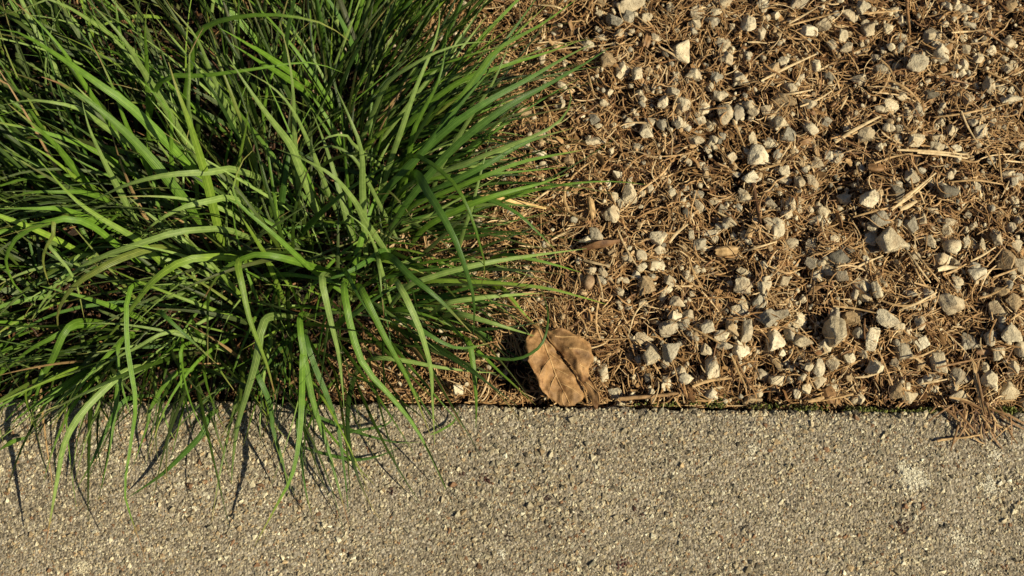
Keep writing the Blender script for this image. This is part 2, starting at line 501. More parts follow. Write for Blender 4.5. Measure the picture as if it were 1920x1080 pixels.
TONE = {'v': (.76, .67, .49), 'l': (.66, .57, .405), 'm': (.56, .475, .335), 'g': (.44, .395, .305), 'd': (.21, .19, .15), 't': (.46, .34, .20)}
STONES = """1182,8,50,28,m 1212,33,20,16,l 1152,38,32,22,g 1124,24,16,16,l 1102,84,22,14,l 1127,72,18,14,m 1162,62,14,18,l 1141,112,28,30,t
1167,132,24,34,l 1194,138,22,28,l 1277,99,34,42,v 1242,190,20,24,v 1264,150,15,18,l 1262,172,22,18,l 1280,195,26,28,l 1272,230,16,20,l
1211,246,24,26,v 1180,230,28,18,l 1115,220,18,28,g 1112,264,26,16,l 1145,174,10,16,l 1122,236,14,9,l 980,208,32,24,t 1052,195,14,20,m
1230,72,18,18,m 1310,22,28,26,m 1356,6,34,20,m 1345,22,24,15,l 1302,48,24,24,l 1334,40,26,16,g 1430,8,22,30,v 1404,46,26,28,l
1428,62,16,26,l 1355,82,28,22,l 1500,4,36,20,m 1516,56,28,28,v 1545,46,30,24,m 1580,68,16,26,l 1590,30,24,24,m 1360,110,26,26,m
1470,115,22,18,v 1446,132,28,26,t 1530,124,18,24,l 1560,84,18,22,m 1586,88,24,18,m 1298,142,28,26,l 1389,147,26,26,l 1345,146,22,20,g
1322,202,24,26,l 1362,214,29,35,l 1386,211,22,33,g 1311,225,24,18,v 1413,209,22,18,l 1437,208,20,18,m 1352,180,26,18,m 1468,188,44,26,t
1515,194,28,20,m 1483,165,22,22,m 1466,228,28,24,l 1478,253,26,26,g 1520,240,24,30,l 1550,228,18,20,g 1412,260,18,20,l 1443,266,26,20,v
1306,263,28,16,m 1552,144,24,20,d 1628,54,26,30,m 1620,14,24,26,l 1664,54,18,20,l 1690,40,12,20,l 1690,71,20,14,v 1746,66,30,32,m
1765,101,26,34,l 1720,120,34,32,l 1680,126,14,18,l 1654,131,30,22,m 1610,150,26,20,m 1644,108,20,14,m 1809,16,24,20,m 1793,8,10,22,l
1778,12,12,20,m 1897,10,20,20,t 1818,48,24,14,g 1858,94,18,18,v 1834,108,18,20,l 1812,94,18,18,m 1892,80,22,24,m 1790,139,13,12,v
1804,137,14,13,v 1796,127,12,10,l 1856,160,20,30,m 1877,168,20,19,l 1896,170,14,17,l 1896,186,36,16,l 1670,198,31,34,v 1745,178,30,20,d
1816,186,20,22,m 1720,206,22,24,g 1625,254,32,24,m 1718,262,32,22,l 1755,262,30,26,m 1784,244,20,22,l 1840,246,26,26,m 1824,228,18,18,m
1888,130,22,20,m 1690,180,20,16,l 1158,332,22,20,v 1182,364,26,34,l 1150,372,18,22,m 1146,400,28,28,l 1164,381,13,18,l 1219,354,16,16,m
1118,440,24,24,g 1098,450,24,11,v 1234,446,26,26,v 1230,495,28,26,l 1236,468,20,18,m 1203,500,18,14,v 1191,517,16,18,v 1212,530,28,24,t
1256,526,20,24,l 1148,474,18,16,t 1130,510,14,20,m 1064,300,16,22,t 1010,288,27,12,v 1426,292,42,36,v 1446,271,24,13,v 1459,292,18,18,g
1371,297,20,22,m 1409,333,34,22,v 1377,328,22,13,m 1396,366,20,22,l 1356,391,20,16,g 1312,384,16,28,l 1343,378,18,12,l 1368,416,24,18,m
1332,437,34,16,v 1312,458,20,22,g 1296,440,10,18,l 1456,430,28,36,l 1482,456,26,22,m 1442,378,20,24,g 1480,382,20,30,l 1495,392,14,16,m
1545,398,26,27,l 1518,394,13,16,v 1529,413,24,13,l 1524,340,22,24,m 1500,342,18,20,m 1471,320,20,16,l 1469,338,22,13,m 1556,294,18,22,v
1572,300,10,14,l 1530,306,24,20,m 1582,372,24,16,l 1565,446,16,18,l 1520,462,20,28,m 1572,484,38,26,d 1522,492,24,24,g 1532,516,22,22,l
1554,504,18,24,m 1578,518,22,18,g 1396,510,28,12,l 1395,532,30,20,v 1434,530,22,24,l 1470,526,18,18,m 1630,370,30,32,v 1682,362,26,34,d
1711,330,25,25,l 1760,276,34,16,m 1793,279,20,13,v 1651,412,32,26,g 1636,428,18,13,v 1631,447,22,26,v 1633,468,28,18,d 1675,450,54,49,l
1711,422,22,28,g 1730,412,13,24,m 1748,396,20,14,m 1776,358,44,22,d 1782,417,24,15,m 1777,434,20,18,m 1784,460,30,29,l 1768,488,30,22,l
1792,494,18,17,m 1744,455,16,26,m 1810,454,15,24,l 1826,458,14,22,v 1842,460,13,24,l 1886,486,32,40,t 1896,426,16,16,m 1870,448,18,24,m
1905,460,18,22,l 1912,502,20,30,m 1832,514,30,20,v 1796,526,20,18,v 1815,402,14,18,l 1828,350,18,18,l 1890,328,24,16,l 1618,536,32,26,l
1904,338,16,20,g 1211,535,28,30,t 1394,536,28,26,l 1434,540,22,27,l 1271,566,26,18,m 1266,592,22,20,v 1290,590,20,16,m 1252,616,30,27,m
1281,606,18,24,g 1325,612,24,28,l 1354,630,26,20,v 1358,648,26,14,m 1370,612,18,36,t 1400,622,20,40,m 1388,583,32,26,l 1424,564,24,30,g
1440,598,36,30,g 1463,590,28,16,g 1499,600,26,28,l 1454,634,30,48,v 1480,628,16,32,g 1504,640,32,24,l 1390,654,30,34,v 1224,666,32,36,l
1206,636,28,20,m 1257,663,28,33,g 1336,690,26,44,l 1250,718,20,26,v 1130,700,20,32,v 1154,738,26,18,v 1334,740,20,20,v 1410,750,32,14,t
1430,704,28,20,g 1456,712,30,22,l 1442,658,20,18,t 1466,662,13,12,v 1494,738,12,18,v 1512,728,16,18,l 1322,655,14,18,m 1645,542,20,27,l
1709,550,17,17,v 1740,550,21,18,l 1782,566,42,34,m 1624,557,22,15,m 1663,597,34,30,v 1685,614,18,19,l 1725,600,18,32,m 1564,590,20,25,g
1595,598,36,26,t 1565,622,40,48,l 1549,650,28,24,l 1636,636,24,38,v 1610,624,20,20,g 1618,660,18,24,v 1693,656,30,34,g 1729,645,28,26,v
1640,688,30,27,l 1677,682,16,20,g 1560,680,24,26,m 1535,690,20,30,l 1760,678,30,38,m 1724,684,20,22,t 1800,706,34,30,g 1786,727,18,20,l
1858,712,30,32,l 1889,733,36,33,l 1896,625,34,32,l 1912,655,22,36,l 1870,582,28,29,m 1901,566,24,28,t 1856,632,20,32,m 1874,662,22,28,l
1900,688,18,26,l 1818,640,26,26,g 1682,732,20,30,t 1704,746,26,20,m 1611,748,18,19,l 1561,728,22,18,l 1535,716,22,22,m 1798,743,28,18,m
1877,546,30,18,t 1755,706,16,15,l 859,731,18,17,v 1010,250,16,14,t 1082,345,14,18,m"""
SPECIAL = {
    (1675, 450): 'largest stone on the bed, blocky pale grey block with one bright face',
    (1426, 292): 'big egg-shaped cream stone, palest of the gravel, capped by a flat chip',
    (1446, 271): 'flat cream chip resting on top of the big egg-shaped stone',
    (1409, 333): 'cream wedge of stone just below the big egg-shaped stone',
    (1670, 198): 'bright cream lozenge stone beside the pair of long parallel straws',
    (1277, 99): 'tall rounded cream stone standing alone near the top of the bed',
    (1454, 634): 'tall cracked cream stone, twice as high as wide, near the pavement',
    (1565, 622): 'large pyramid shaped cream stone among needles near the pavement',
    (1663, 597): 'bright cream stone with a notched top edge',
    (1889, 733): 'round pale stone above the needle tuft by the pavement',
    (1800, 706): 'grey shadowed stone with one thin lit edge above the needle tuft',
    (1858, 712): 'pale pointed stone left of the round stone above the needle tuft',
    (1782, 566): 'broad grey slab of stone with a straw lying across its top',
    (1362, 214): 'upright pale stone with a dark grey stone leaning on its right',
    (1386, 211): 'dark grey smooth stone leaning on the upright pale stone',
    (1182, 8): 'large grey stone cut off by the top of the picture',
    (1720, 120): 'large cream stone with shadowed left side beside a vertical dark twig',
    (1456, 430): 'tall rough cream stone throwing a black shadow to its left',
    (1482, 456): 'rounded grey stone tucked below the tall rough cream stone',
    (1518, 394): 'tiny smooth white pebble beside a larger pale grey stone',
    (1545, 398): 'pale grey oval stone beside a tiny smooth white pebble',
    (1572, 484): 'dark charcoal grey stone at the head of a stone cluster',
    (1776, 358): 'long dark grey stone lying in shade under straws',
    (1886, 486): 'tan ribbed stone beside a deep dark hollow',
    (1832, 514): 'white faced flat stone below a deep dark hollow',
    (1768, 488): 'pale square stone just above a broad flat straw husk',
    (1784, 460): 'round speckled pale stone in a cluster of stones',
    (1224, 666): 'mottled cream stone with a pointed lower end beside a grey stone',
    (1257, 663): 'smooth grey triangular stone right of a mottled cream stone',
    (1336, 690): 'tall narrow cream stone above a thick straw near the pavement',
    (1250, 718): 'slim white stone leaning near the pavement right of the dry leaf',
    (1130, 700): 'white stone chip touching the right side of the big dry leaf',
    (1154, 738): 'white wedge of stone between the dry leaf and the bark strip',
    (859, 731): 'pale stone beside the pavement edge under the grass tips',
    (1010, 288): 'flat white stone chip under the grass blades at the clump edge',
    (980, 208): 'tan stone half hidden by grass blades at the clump edge',
    (1118, 440): 'grey mottled stone just above the dark brown leaf scrap',
    (1098, 450): 'flat cream chip left of the dark brown leaf scrap',
    (1211, 246): 'bright cream stone with square corners between a dark hollow and needles',
    (1242, 190): 'bright half-round cream stone standing on its edge',
    (1663, 598): '',
    (1394, 536): 'pale rough round stone beside another pale stone near the middle of the bed',
    (1682, 362): 'dark grey stone with a black upper face beside crossed straws',
    (1630, 370): 'bright cream rounded stone left of crossed straws',
    (1896, 186): 'flat cream stone below a pair of cracked cream stones',
    (1693, 656): 'grey shadowed stone with a bright right rim',
    (1729, 645): 'cream stone with a flat top edge under a black hollow',
}
SIZE = lambda m: 'large' if m > 29 else ('middling' if m > 21 else 'small')
TWORD = {'v': 'bright cream', 'l': 'pale cream', 'm': 'buff', 'g': 'grey', 'd': 'dark grey', 't': 'tan'}
LANDMARKS = [(1675, 450, 'the largest blocky stone'), (1426, 292, 'the big egg-shaped stone'), (1670, 198, 'the bright lozenge stone'), (1277, 99, 'the tall rounded cream stone'),
             (1454, 634, 'the tall cracked stone'), (1565, 622, 'the pyramid shaped stone'), (1889, 733, 'the round stone by the pavement'), (1782, 566, 'the broad grey slab stone'),
             (1362, 214, 'the upright pale stone'), (1720, 120, 'the stone beside the dark twig'), (1456, 430, 'the tall rough stone'), (1572, 484, 'the dark charcoal stone'),
             (1776, 358, 'the long dark grey stone'), (1224, 666, 'the mottled pointed stone'), (1060, 680, 'the dry leaf'), (1750, 287, 'the flat straight straw bundle'),
             (1610, 240, 'the pair of parallel straws'), (1835, 790, 'the needle tuft'), (1211, 246, 'the square-cornered bright stone'), (1182, 8, 'the large stone at the top edge'),
             (1135, 460, 'the dark brown leaf scrap')]
DIRS = ['right of', 'above right of', 'above', 'above left of', 'left of', 'below left of', 'below', 'below right of']
ORD = ['nearest', 'second nearest', 'third nearest', 'fourth nearest', 'fifth nearest', 'sixth nearest']


def name_by_landmark(items):
    """every thing gets its kind, the landmark closest to it and its rank by distance on that side"""
    buckets = {}
    for o, px, py, what in items:
        d, lx, ly, name = min((math.hypot(px - a, py - b), a, b, n_) for a, b, n_ in LANDMARKS)
        k = DIRS[int(round(math.atan2(-(py - ly), px - lx) / (math.pi / 4))) % 8]
        buckets.setdefault((what, k, name), []).append((d, o))
    for (what, k, name), lst in buckets.items():
        for i_, (d, o) in enumerate(sorted(lst, key=lambda q: q[0])):
            o['label'] = f'{ORD[i_]} {what} {k} {name}'


to_label = []
stone_xyz = []
for k, s in enumerate(STONES.split()):
    px, py, w, h, tone = s.split(',')
    px, py, w, h = map(float, (px, py, w, h))
    rr = random.Random(k * 13 + 5)
    rounded = (px, py) in ((1889, 733), (1518, 394), (1545, 398), (1362, 214), (1386, 211), (1277, 99), (1784, 460), (1482, 456))
    me = rr.choice(ROUND if rounded else TEMPL)
    hz = (w + h) / 2 * S * rr.uniform(.60, .85)
    g = P(px, py, 0)
    z = float(litter_z(g[0], g[1]) + .009 * hollow(g[0], g[1])) + hz * .24 + .0007
    g = P(px, py, z)
    o = bpy.data.objects.new('stone', me)
    COL.objects.link(o)
    o.location = g
    o.scale = (w * S * .60, h * S * .60 / math.cos(TILT) * .95, hz * .58)
    o.rotation_euler = (rr.uniform(-.3, .3), rr.uniform(-.3, .3), rr.uniform(-.3, .3) + rr.choice((0, math.pi)))
    f = rr.uniform(.88, 1.12); wm = rr.uniform(.93, 1.05)
    c = TONE[tone]
    o.color = (c[0] * f, c[1] * f * (1 + (wm - 1) * .4), c[2] * f * wm, 1)
    o['category'] = 'stone'
    o['group'] = 'pale gravel stones scattered over the needle bed'
    lab = SPECIAL.get((int(px), int(py)))
    if lab: o['label'] = lab
    else: to_label.append((o, px, py, f"{SIZE((w + h) / 2)} {TWORD[tone]} stone"))
    stone_xyz.append((g[0], g[1], max(w, h) * S * .5, z + hz * .5))
name_by_landmark(to_label)
stone_xyz = np.array(stone_xyz)

# small chips between the stones: uncounted
V0, F0 = ico(2)
nch = 4600
px = rng.uniform(640, 2150, nch); py = rng.uniform(-300, 752, nch)
patch = vnoise(px / 130, py / 130)
keep = (rng.random(nch) < .25 + 1.1 * patch * np.clip((px - 1050) / 250, .18, 1)) 
px, py = px[keep], py[keep]
g = Parr(px, py, np.zeros_like(px)); zz = litter_z(g[:, 0], g[:, 1])
ok = g[:, 1] > edge_y(g[:, 0]) + .004
g, zz = g[ok], zz[ok]
n = len(g)
r = np.clip(rng.lognormal(math.log(.0017), .38, n), .0009, .0038)
Vs = np.empty((n, len(V0), 3))
for k in range(24):
    idx = np.arange(k, n, 24)
    nn = np.vstack([norm(rng.normal(size=(6, 3))), np.eye(3), -np.eye(3)]); hh = rng.uniform(.66, 1.0, 12)
    rad = ((np.clip(V0 @ nn.T, 1e-3, None) / hh) ** 26).sum(1) ** (-1 / 26)
    base = V0 * rad[:, None]
    for j in idx:
        e = Euler(rng.uniform(0, 6.28, 3)).to_matrix()
        Vs[j] = (base * rng.uniform(.75, 1.25, 3)) @ np.array(e).T
Vs = Vs * r[:, None, None] + np.stack([g[:, 0], g[:, 1], zz + r * .25], -1)[:, None]
F = (F0[None] + np.arange(n)[:, None, None] * len(V0)).reshape(-1, 3)
tk = np.array([TONE[q] for q in 'vlmgdt'])[rng.choice(6, n, p=[.05, .27, .34, .16, .04, .14])] * rng.uniform(.8, 1.12, (n, 1))
link('gravel', mk_mesh('gravel', Vs.reshape(-1, 3), F, np.repeat(tk, len(V0), 0), smooth=False), M_CHIP, kind='stuff')

# outline of the rooted part of the grass, in the photograph's pixels
poly = np.array([(-260, -320), (960, -320), (850, -40), (775, 130), (745, 330), (748, 470), (725, 580), (650, 672), (450, 690), (0, 690), (-260, 690)], float)


def inside(px, py):
    r = np.zeros(len(px), bool); j = len(poly) - 1
    for i in range(len(poly)):
        xi, yi = poly[i]; xj, yj = poly[j]
        cnd = ((yi > py) != (yj > py)) & (px < (xj - xi) * (py - yi) / (yj - yi) + xi)
        r ^= cnd; j = i
    return r



# ------------------------------------------------------------------ needle litter
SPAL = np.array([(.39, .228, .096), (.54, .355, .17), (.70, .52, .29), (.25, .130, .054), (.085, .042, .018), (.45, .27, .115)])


def litter(name, n, lenr, widr, K, zlo, zhi, pw, pxr=(560, 2180), pyr=(-330, 768), bend=.5, tiltmax=.30, fold=.3, edge_margin=-.0005, over=None, thatch=False):
    px = rng.uniform(*pxr, n); py = rng.uniform(*pyr, n)
    g = Parr(px, py, np.zeros(n))
    ok = g[:, 1] > edge_y(g[:, 0]) + edge_margin
    if not thatch: ok &= ~(inside(px, py) & (px < 745 - 40 * rng.random(n)))
    ok &= rng.random(n) > .7 * hollow(g[:, 0], g[:, 1]) * (zhi > -.002)
    if zlo > -.005: ok &= rng.random(n) < .22 + 1.25 * vnoise(g[:, 0] * 75 + 7, g[:, 1] * 75 + 19) ** 1.3
    g = g[ok]; n = len(g)
    L = rng.uniform(*lenr, n) * (0.6 + .8 * rng.random(n)); W0 = rng.uniform(*widr, n)
    flow = vnoise(g[:, 0] * 24 + 50, g[:, 1] * 24 + 50) * 2 * np.pi * 1.6
    ang = flow + rng.normal(0, .75, n)
    tilt = rng.uniform(-tiltmax, tiltmax, n)
    cv = rng.normal(0, bend, n); cv2 = rng.normal(0, bend * .8, n)
    t = np.linspace(-.5, .5, K)[None]
    a = ang[:, None] + cv[:, None] * t * 2 + cv2[:, None] * (t * 2) ** 2
    e = tilt[:, None] + rng.normal(0, .25, n)[:, None] * t
    step = (L / (K - 1))[:, None]
    d = np.stack([np.cos(a) * np.cos(e), np.sin(a) * np.cos(e), np.sin(e)], -1) * step[..., None]
    pts = np.cumsum(d, 1); pts -= pts.mean(1, keepdims=True)
    base = litter_z(g[:, 0], g[:, 1]) + rng.uniform(zlo, zhi, n)
    if over is not None:
        d2 = (g[:, None, 0] - over[None, :, 0]) ** 2 + (g[:, None, 1] - over[None, :, 1]) ** 2
        hit = d2 < (over[None, :, 2] * 1.15) ** 2
        top = np.where(hit, over[None, :, 3], -1).max(1)
        base = np.where(top > -.5, np.maximum(base, top - .0012), base)
    pts += np.stack([g[:, 0], g[:, 1], base], -1)[:, None]
    # keep the pavement edge clean
    lim = edge_y(pts[..., 0]) + np.where(rng.random((n, 1)) < .15, 0.0006, 0.0026)
    pts[..., 1] = np.maximum(pts[..., 1], lim)
    prof = np.array([.55] + [1.0] * (K - 2) + [.4])
    W = W0[:, None] * prof[None] * rng.uniform(.85, 1.15, (n, K))
    T = norm(np.gradient(pts, axis=1))
    Sd = np.cross(T, np.array([0, 0, 1.0])); Sd = rot_about(norm(Sd), T, np.repeat(rng.normal(0, .55, n)[:, None], K, 1))
    V, F, u = ribbons(pts, W, Sd, fold)
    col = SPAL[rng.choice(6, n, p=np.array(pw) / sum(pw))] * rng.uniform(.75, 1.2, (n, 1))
    return V, F, np.repeat(col, K * 3, 0), u


def join(parts):
    Vs, Fs, Cs, Us = [], [], [], []; o = 0
    for V, F, c, u in parts:
        Vs.append(V); Fs.append(F + o); Cs.append(c); Us.append(u); o += len(V)
    return np.concatenate(Vs), np.concatenate(Fs), np.concatenate(Cs), np.concatenate(Us)


parts = [
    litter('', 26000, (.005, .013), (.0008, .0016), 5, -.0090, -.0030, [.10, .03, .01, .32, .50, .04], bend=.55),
    litter('', 27000, (.005, .015), (.0005, .0010), 6, -.0040, .0020, [.32, .24, .08, .18, .04, .14], bend=.5, tiltmax=.45),
    litter('', 13000, (.007, .019), (.0004, .0008), 7, -.001, .0045, [.28, .30, .16, .09, .02, .15], bend=.45, tiltmax=.35),
    litter('', 1700, (.008, .022), (.0005, .0010), 7, -.001, .002, [.30, .26, .12, .18, .05, .14], bend=.6, tiltmax=.25, over=stone_xyz),
    litter('', 1500, (.014, .030), (.0006, .0012), 7, .000, .0045, [.25, .27, .20, .10, .03, .15], bend=.35, tiltmax=.16),
    litter('', 4200, (.002, .005), (.0012, .0028), 4, -.004, .0022, [.28, .20, .10, .24, .08, .10], bend=.3, tiltmax=.7, fold=.12),
    litter('', 420, (.006, .012), (.002, .0042), 5, -.001, .003, [.30, .22, .12, .20, .04, .12], bend=.5, tiltmax=.5, fold=.16),
]
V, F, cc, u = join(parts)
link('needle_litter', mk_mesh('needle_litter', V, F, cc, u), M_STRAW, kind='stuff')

# ------------------------------------------------------------------ straws and twigs one can point at
def strip(pts_px, wpx, zmm, colr, taper=.5, fold=.3, K=9, rollv=0.0, base=None):
    """pixel polyline lying on the litter -> ribbon arrays"""
    if np.isscalar(zmm): zmm = [zmm] * len(pts_px)
    w = []
    for (x, y), zz in zip(pts_px, zmm):
        g = P(x, y, 0)
        b0 = 0.0 if g[1] < edge_y(g[0]) else float(litter_z(g[0], g[1]))
        w.append(P(x, y, max(b0, -.002) + zz * .001))
    p = catmull(w, K)[None]
    T = norm(np.gradient(p, axis=1))
    Sd = np.cross(T, np.array([0, -.3, 1.0])); Sd = rot_about(norm(Sd), T, np.full((1, K), rollv))
    t = np.linspace(0, 1, K)
    W = (wpx * S * (1 - (1 - taper) * np.abs(t - .4) / .6))[None]
    V, F, u = ribbons(p, W, Sd, fold)
    # a closed underside so the straw has thickness
    c = np.array(colr)[None] * (np.ones((K * 3, 1)))
    c = c * (1 + .12 * np.sin(np.repeat(t, 3) * 17 + wpx))[:, None]
    return V, F, c, u


PALE, TAN, BRN, DRK = (.66, .50, .28), (.54, .36, .17), (.30, .17, .075), (.12, .062, .03)
G_STRAW = 'loose straws lying on the gravel bed'
STRAWS = [
    ([(1566, 267), (1605, 242), (1652, 217)], 7, 6, PALE, 'thick pale straw, upper of a parallel pair beside the bright lozenge stone'),
    ([(1598, 252), (1625, 239), (1654, 224)], 4, 5, TAN, 'thinner straw, lower of a parallel pair beside the bright lozenge stone'),
    ([(1682, 281), (1750, 284), (1815, 290)], 5, 6, PALE, 'upper straw of the flat straight bundle pointing right'),
    ([(1720, 286), (1770, 290), (1814, 297)], 5, 5, PALE, 'lower straw of the flat straight bundle pointing right'),
    ([(1640, 306), (1675, 294), (1712, 287)], 4, 5, TAN, 'slanting straw leading into the flat straight bundle'),
    ([(1672, 394), (1712, 360), (1755, 324)], 5, 7, PALE, 'long slanting straw, left of the crossed pair beside a dark stone'),
    ([(1684, 386), (1715, 363), (1748, 334)], 4, 6, PALE, 'long slanting straw, right of the crossed pair beside a dark stone'),
    ([(1688, 393), (1704, 386), (1719, 377)], 9, 6, PALE, 'flat pale husk at the foot of the crossed straws'),
    ([(1758, 506), (1776, 502), (1796, 503)], 10, 6, (.70, .58, .36), 'broad flat cream straw husk below the pale square stone'),
    ([(1600, 407), (1640, 396), (1692, 384)], 4, 6, TAN, None),
    ([(1785, 341), (1830, 338), (1882, 346)], 4, 5, TAN, None),
    ([(1820, 490), (1842, 479), (1867, 463)], 4, 7, PALE, None),
    ([(1768, 516), (1790, 507), (1812, 495)], 4, 6, TAN, None),
    ([(1862, 520), (1885, 512), (1908, 503)], 4, 6, TAN, None),
    ([(1598, 506), (1625, 492), (1656, 479)], 4, 5, PALE, None),
    ([(1427, 152), (1475, 127), (1531, 101)], 5, 6, PALE, 'long straight straw slanting up right below a bright cream stone'),
    ([(1480, 44), (1505, 30), (1533, 13)], 4, 6, PALE, None), ([(1480, 48), (1520, 37), (1576, 22)], 4, 6, TAN, None),
    ([(1402, 79), (1420, 79), (1438, 81)], 4, 5, PALE, None), ([(1424, 317), (1450, 311), (1481, 301)], 4, 6, TAN, None),
    ([(1392, 472), (1420, 464), (1456, 453)], 4, 5, PALE, None), ([(1346, 398), (1365, 408), (1386, 416)], 4, 5, PALE, None),
    ([(1611, 26), (1650, 23), (1692, 19)], 4, 5, TAN, None), ([(1784, 61), (1815, 59), (1852, 57)], 4, 6, PALE, None),
    ([(1752, 220), (1800, 214), (1850, 204), (1890, 194)], 4, 6, TAN, None),
    ([(1668, 150), (1695, 163), (1712, 177), (1726, 194)], 5, 6, TAN, None), ([(1652, 112), (1668, 128), (1679, 153)], 4, 6, TAN, None),
    ([(1803, 208), (1815, 238), (1833, 268)], 4, 7, PALE, None), ([(1846, 276), (1857, 297), (1868, 318)], 4, 7, TAN, None),
    ([(1873, 282), (1875, 310), (1879, 342)], 4, 7, TAN, None), ([(1648, 562), (1680, 572), (1712, 572), (1756, 556)], 4, 7, TAN, None),
    ([(1686, 582), (1720, 568), (1757, 548)], 4, 7, PALE, None), ([(1714, 530), (1742, 538), (1772, 545)], 4, 8, TAN, None),
    ([(1562, 574), (1600, 578), (1643, 587)], 4, 7, TAN, None), ([(1604, 708), (1625, 706), (1648, 700)], 4, 6, PALE, None),
    ([(1728, 720), (1750, 716), (1776, 711)], 4, 7, PALE, None), ([(1705, 672), (1728, 667), (1752, 656)], 4, 6, TAN, None),
    ([(1298, 725), (1330, 714), (1372, 709)], 6, 6, TAN, 'thick brown straw under the tall narrow cream stone'),
    ([(1372, 668), (1384, 695), (1400, 728)], 5, 5, TAN, None), ([(1380, 672), (1396, 705), (1420, 735)], 4, 6, BRN, None),
    ([(1300, 616), (1330, 632), (1352, 645)], 4, 5, TAN, None), ([(1100, 412), (1068, 398), (1058, 362), (1078, 326), (1110, 302)], 5, 6, TAN, 'curved brown root bowing like a hook beside the grass tips'),
    ([(996, 382), (1015, 367), (1040, 350)], 4, 5, PALE, None), ([(1034, 450), (1052, 440), (1073, 430)], 4, 5, PALE, None),
    ([(1094, 488), (1115, 493), (1142, 499)], 5, 5, PALE, None), ([(1118, 360), (1105, 340), (1108, 318), (1120, 300)], 3, 5, PALE, None),
    ([(1230, 300), (1222, 325), (1236, 350)], 3, 5, PALE, None), ([(1255, 455), (1268, 438), (1290, 420)], 6, 4, PALE, None),
    ([(1210, 565), (1190, 590), (1178, 630)], 3, 5, PALE, None), ([(1500, 200), (1535, 186), (1560, 170)], 4, 5, PALE, None),
    ([(1576, 205), (1583, 192), (1590, 180)], 4, 5, PALE, None), ([(1462, 178), (1490, 175), (1524, 168)], 4, 5, PALE, None),
    ([(1376, 225), (1386, 250), (1396, 275)], 4, 4, TAN, None), ([(1100, 130), (1106, 150), (1114, 178)], 4, 5, TAN, None),
    ([(1020, 190), (1030, 210), (1038, 232)], 4, 5, TAN, None), ([(1060, 20), (1040, 12), (1010, 9)], 4, 5, PALE, None),
    ([(1836, 560), (1860, 552), (1890, 535)], 4, 6, TAN, None), ([(1895, 600), (1906, 592), (1922, 582)], 4, 6, TAN, None),
    ([(1545, 745), (1530, 750), (1515, 753)], 8, 3, TAN, None), ([(1760, 140), (1790, 150), (1822, 158)], 4, 6, BRN, None),
    ([(1440, 498), (1475, 512), (1500, 505)], 4, 5, TAN, None), ([(1290, 480), (1300, 510), (1318, 540)], 4, 5, TAN, None),
    ([(1755, 690), (1790, 682), (1850, 670)], 4, 8, BRN, None), ([(1820, 670), (1830, 690), (1822, 720)], 4, 8, TAN, None),
    ([(1700, 470), (1722, 500), (1745, 530)], 4, 6, PALE, None), ([(1712, 470), (1738, 500), (1762, 528)], 4, 6, TAN, None),
    ([(1705, 480), (1722, 515), (1738, 538)], 4, 5, TAN, None), ([(1850, 500), (1868, 480), (1880, 465)], 3, 6, TAN, None),
]
straw_items = []
for k, (pts, w, z, c, lab) in enumerate(STRAWS):
    V, F, cc, u = strip(pts, w, z, c, fold=.34)
    o = link('dry_straw', mk_mesh('dry_straw', V, F, cc, u), M_STRAW, category='straw', group=G_STRAW)
    if lab: o['label'] = lab
    else: straw_items.append((o, *pts[len(pts) // 2], {PALE: 'pale thin straw', TAN: 'tan thin straw', BRN: 'brown thin straw'}[c]))
name_by_landmark(straw_items)


def tube(pts, radii, sides=7, squash=1.0):
    p = np.asarray(pts); K = len(p)
    T = norm(np.gradient(p, axis=0))
    A = norm(np.cross(T, np.array([0.0, .2, 1.0]))); B = np.cross(A, T)
    th = np.arange(sides) / sides * 2 * np.pi
    r = np.asarray(radii)[:, None, None]
    V = p[:, None] + r * (np.cos(th)[None, :, None] * A[:, None] + squash * np.sin(th)[None, :, None] * B[:, None])
    i = (np.arange(K - 1)[:, None] * sides); j = np.arange(sides)[None]; j2 = (j + 1) % sides
    F = np.stack([i + j, i + j2, i + sides + j2, i + sides + j], -1).reshape(-1, 4)
    return V.reshape(-1, 3), F


def px_tube(pts, wpx, zmm, taper=.6, K=14, sides=7, jit=0.0):
    if np.isscalar(zmm): zmm = [zmm] * len(pts)
    w = []
    for (x, y), zz in zip(pts, zmm):
        g = P(x, y, 0); b0 = 0.0 if g[1] < edge_y(g[0]) else max(float(litter_z(g[0], g[1])), -.004)
        w.append(P(x, y, b0 + zz * .001))
    p = catmull(w, K)
    if jit: p = p + rng.normal(0, jit, p.shape)
    rad = wpx * S / 2 * np.linspace(1, taper, K) * (1 + .08 * rng.normal(size=K))
    return tube(p, rad, sides)


def tcol(V, c, v=.15): return np.array(c)[None] * (1 + v * rng.normal(size=(len(V), 1))).clip(.5, 1.5)


TWIGS = [
    ([(1700, -4), (1702, 30), (1706, 66)], 8, 5, BRN, 'vertical dark brown twig at the top beside a large cream stone'),
    ([(1412, 344), (1418, 380), (1426, 420)], 9, 3, DRK, 'short dark upright twig under the cream wedge stone'),
    ([(1162, 748), (1215, 744), (1278, 737)], 9, 2, (.40, .25, .12), 'long brown bark strip lying along the pavement edge right of the leaf'),
    ([(1262, 744), (1290, 741), (1330, 752)], 4, 2, TAN, 'short brown twig continuing the bark strip along the pavement edge'),
    ([(1757, 826), (1790, 822), (1829, 817), (1868, 803)], 5, 2.5, TAN, 'bent tan straw lying on the concrete below the needle tuft'),
    ([(1600, 738), (1570, 746), (1535, 752)], 5, 2, TAN, 'brown twig along the pavement edge below the pyramid stone'),
    ([(1848, 60), (1872, 75), (1900, 96)], 5, 6, BRN, 'brown twig slanting down right near the top right corner'),
    ([(1850, 133), (1878, 148), (1900, 160), (1916, 176)], 5, 8, TAN, 'long bent tan twig above the pair of cracked cream stones'),
]
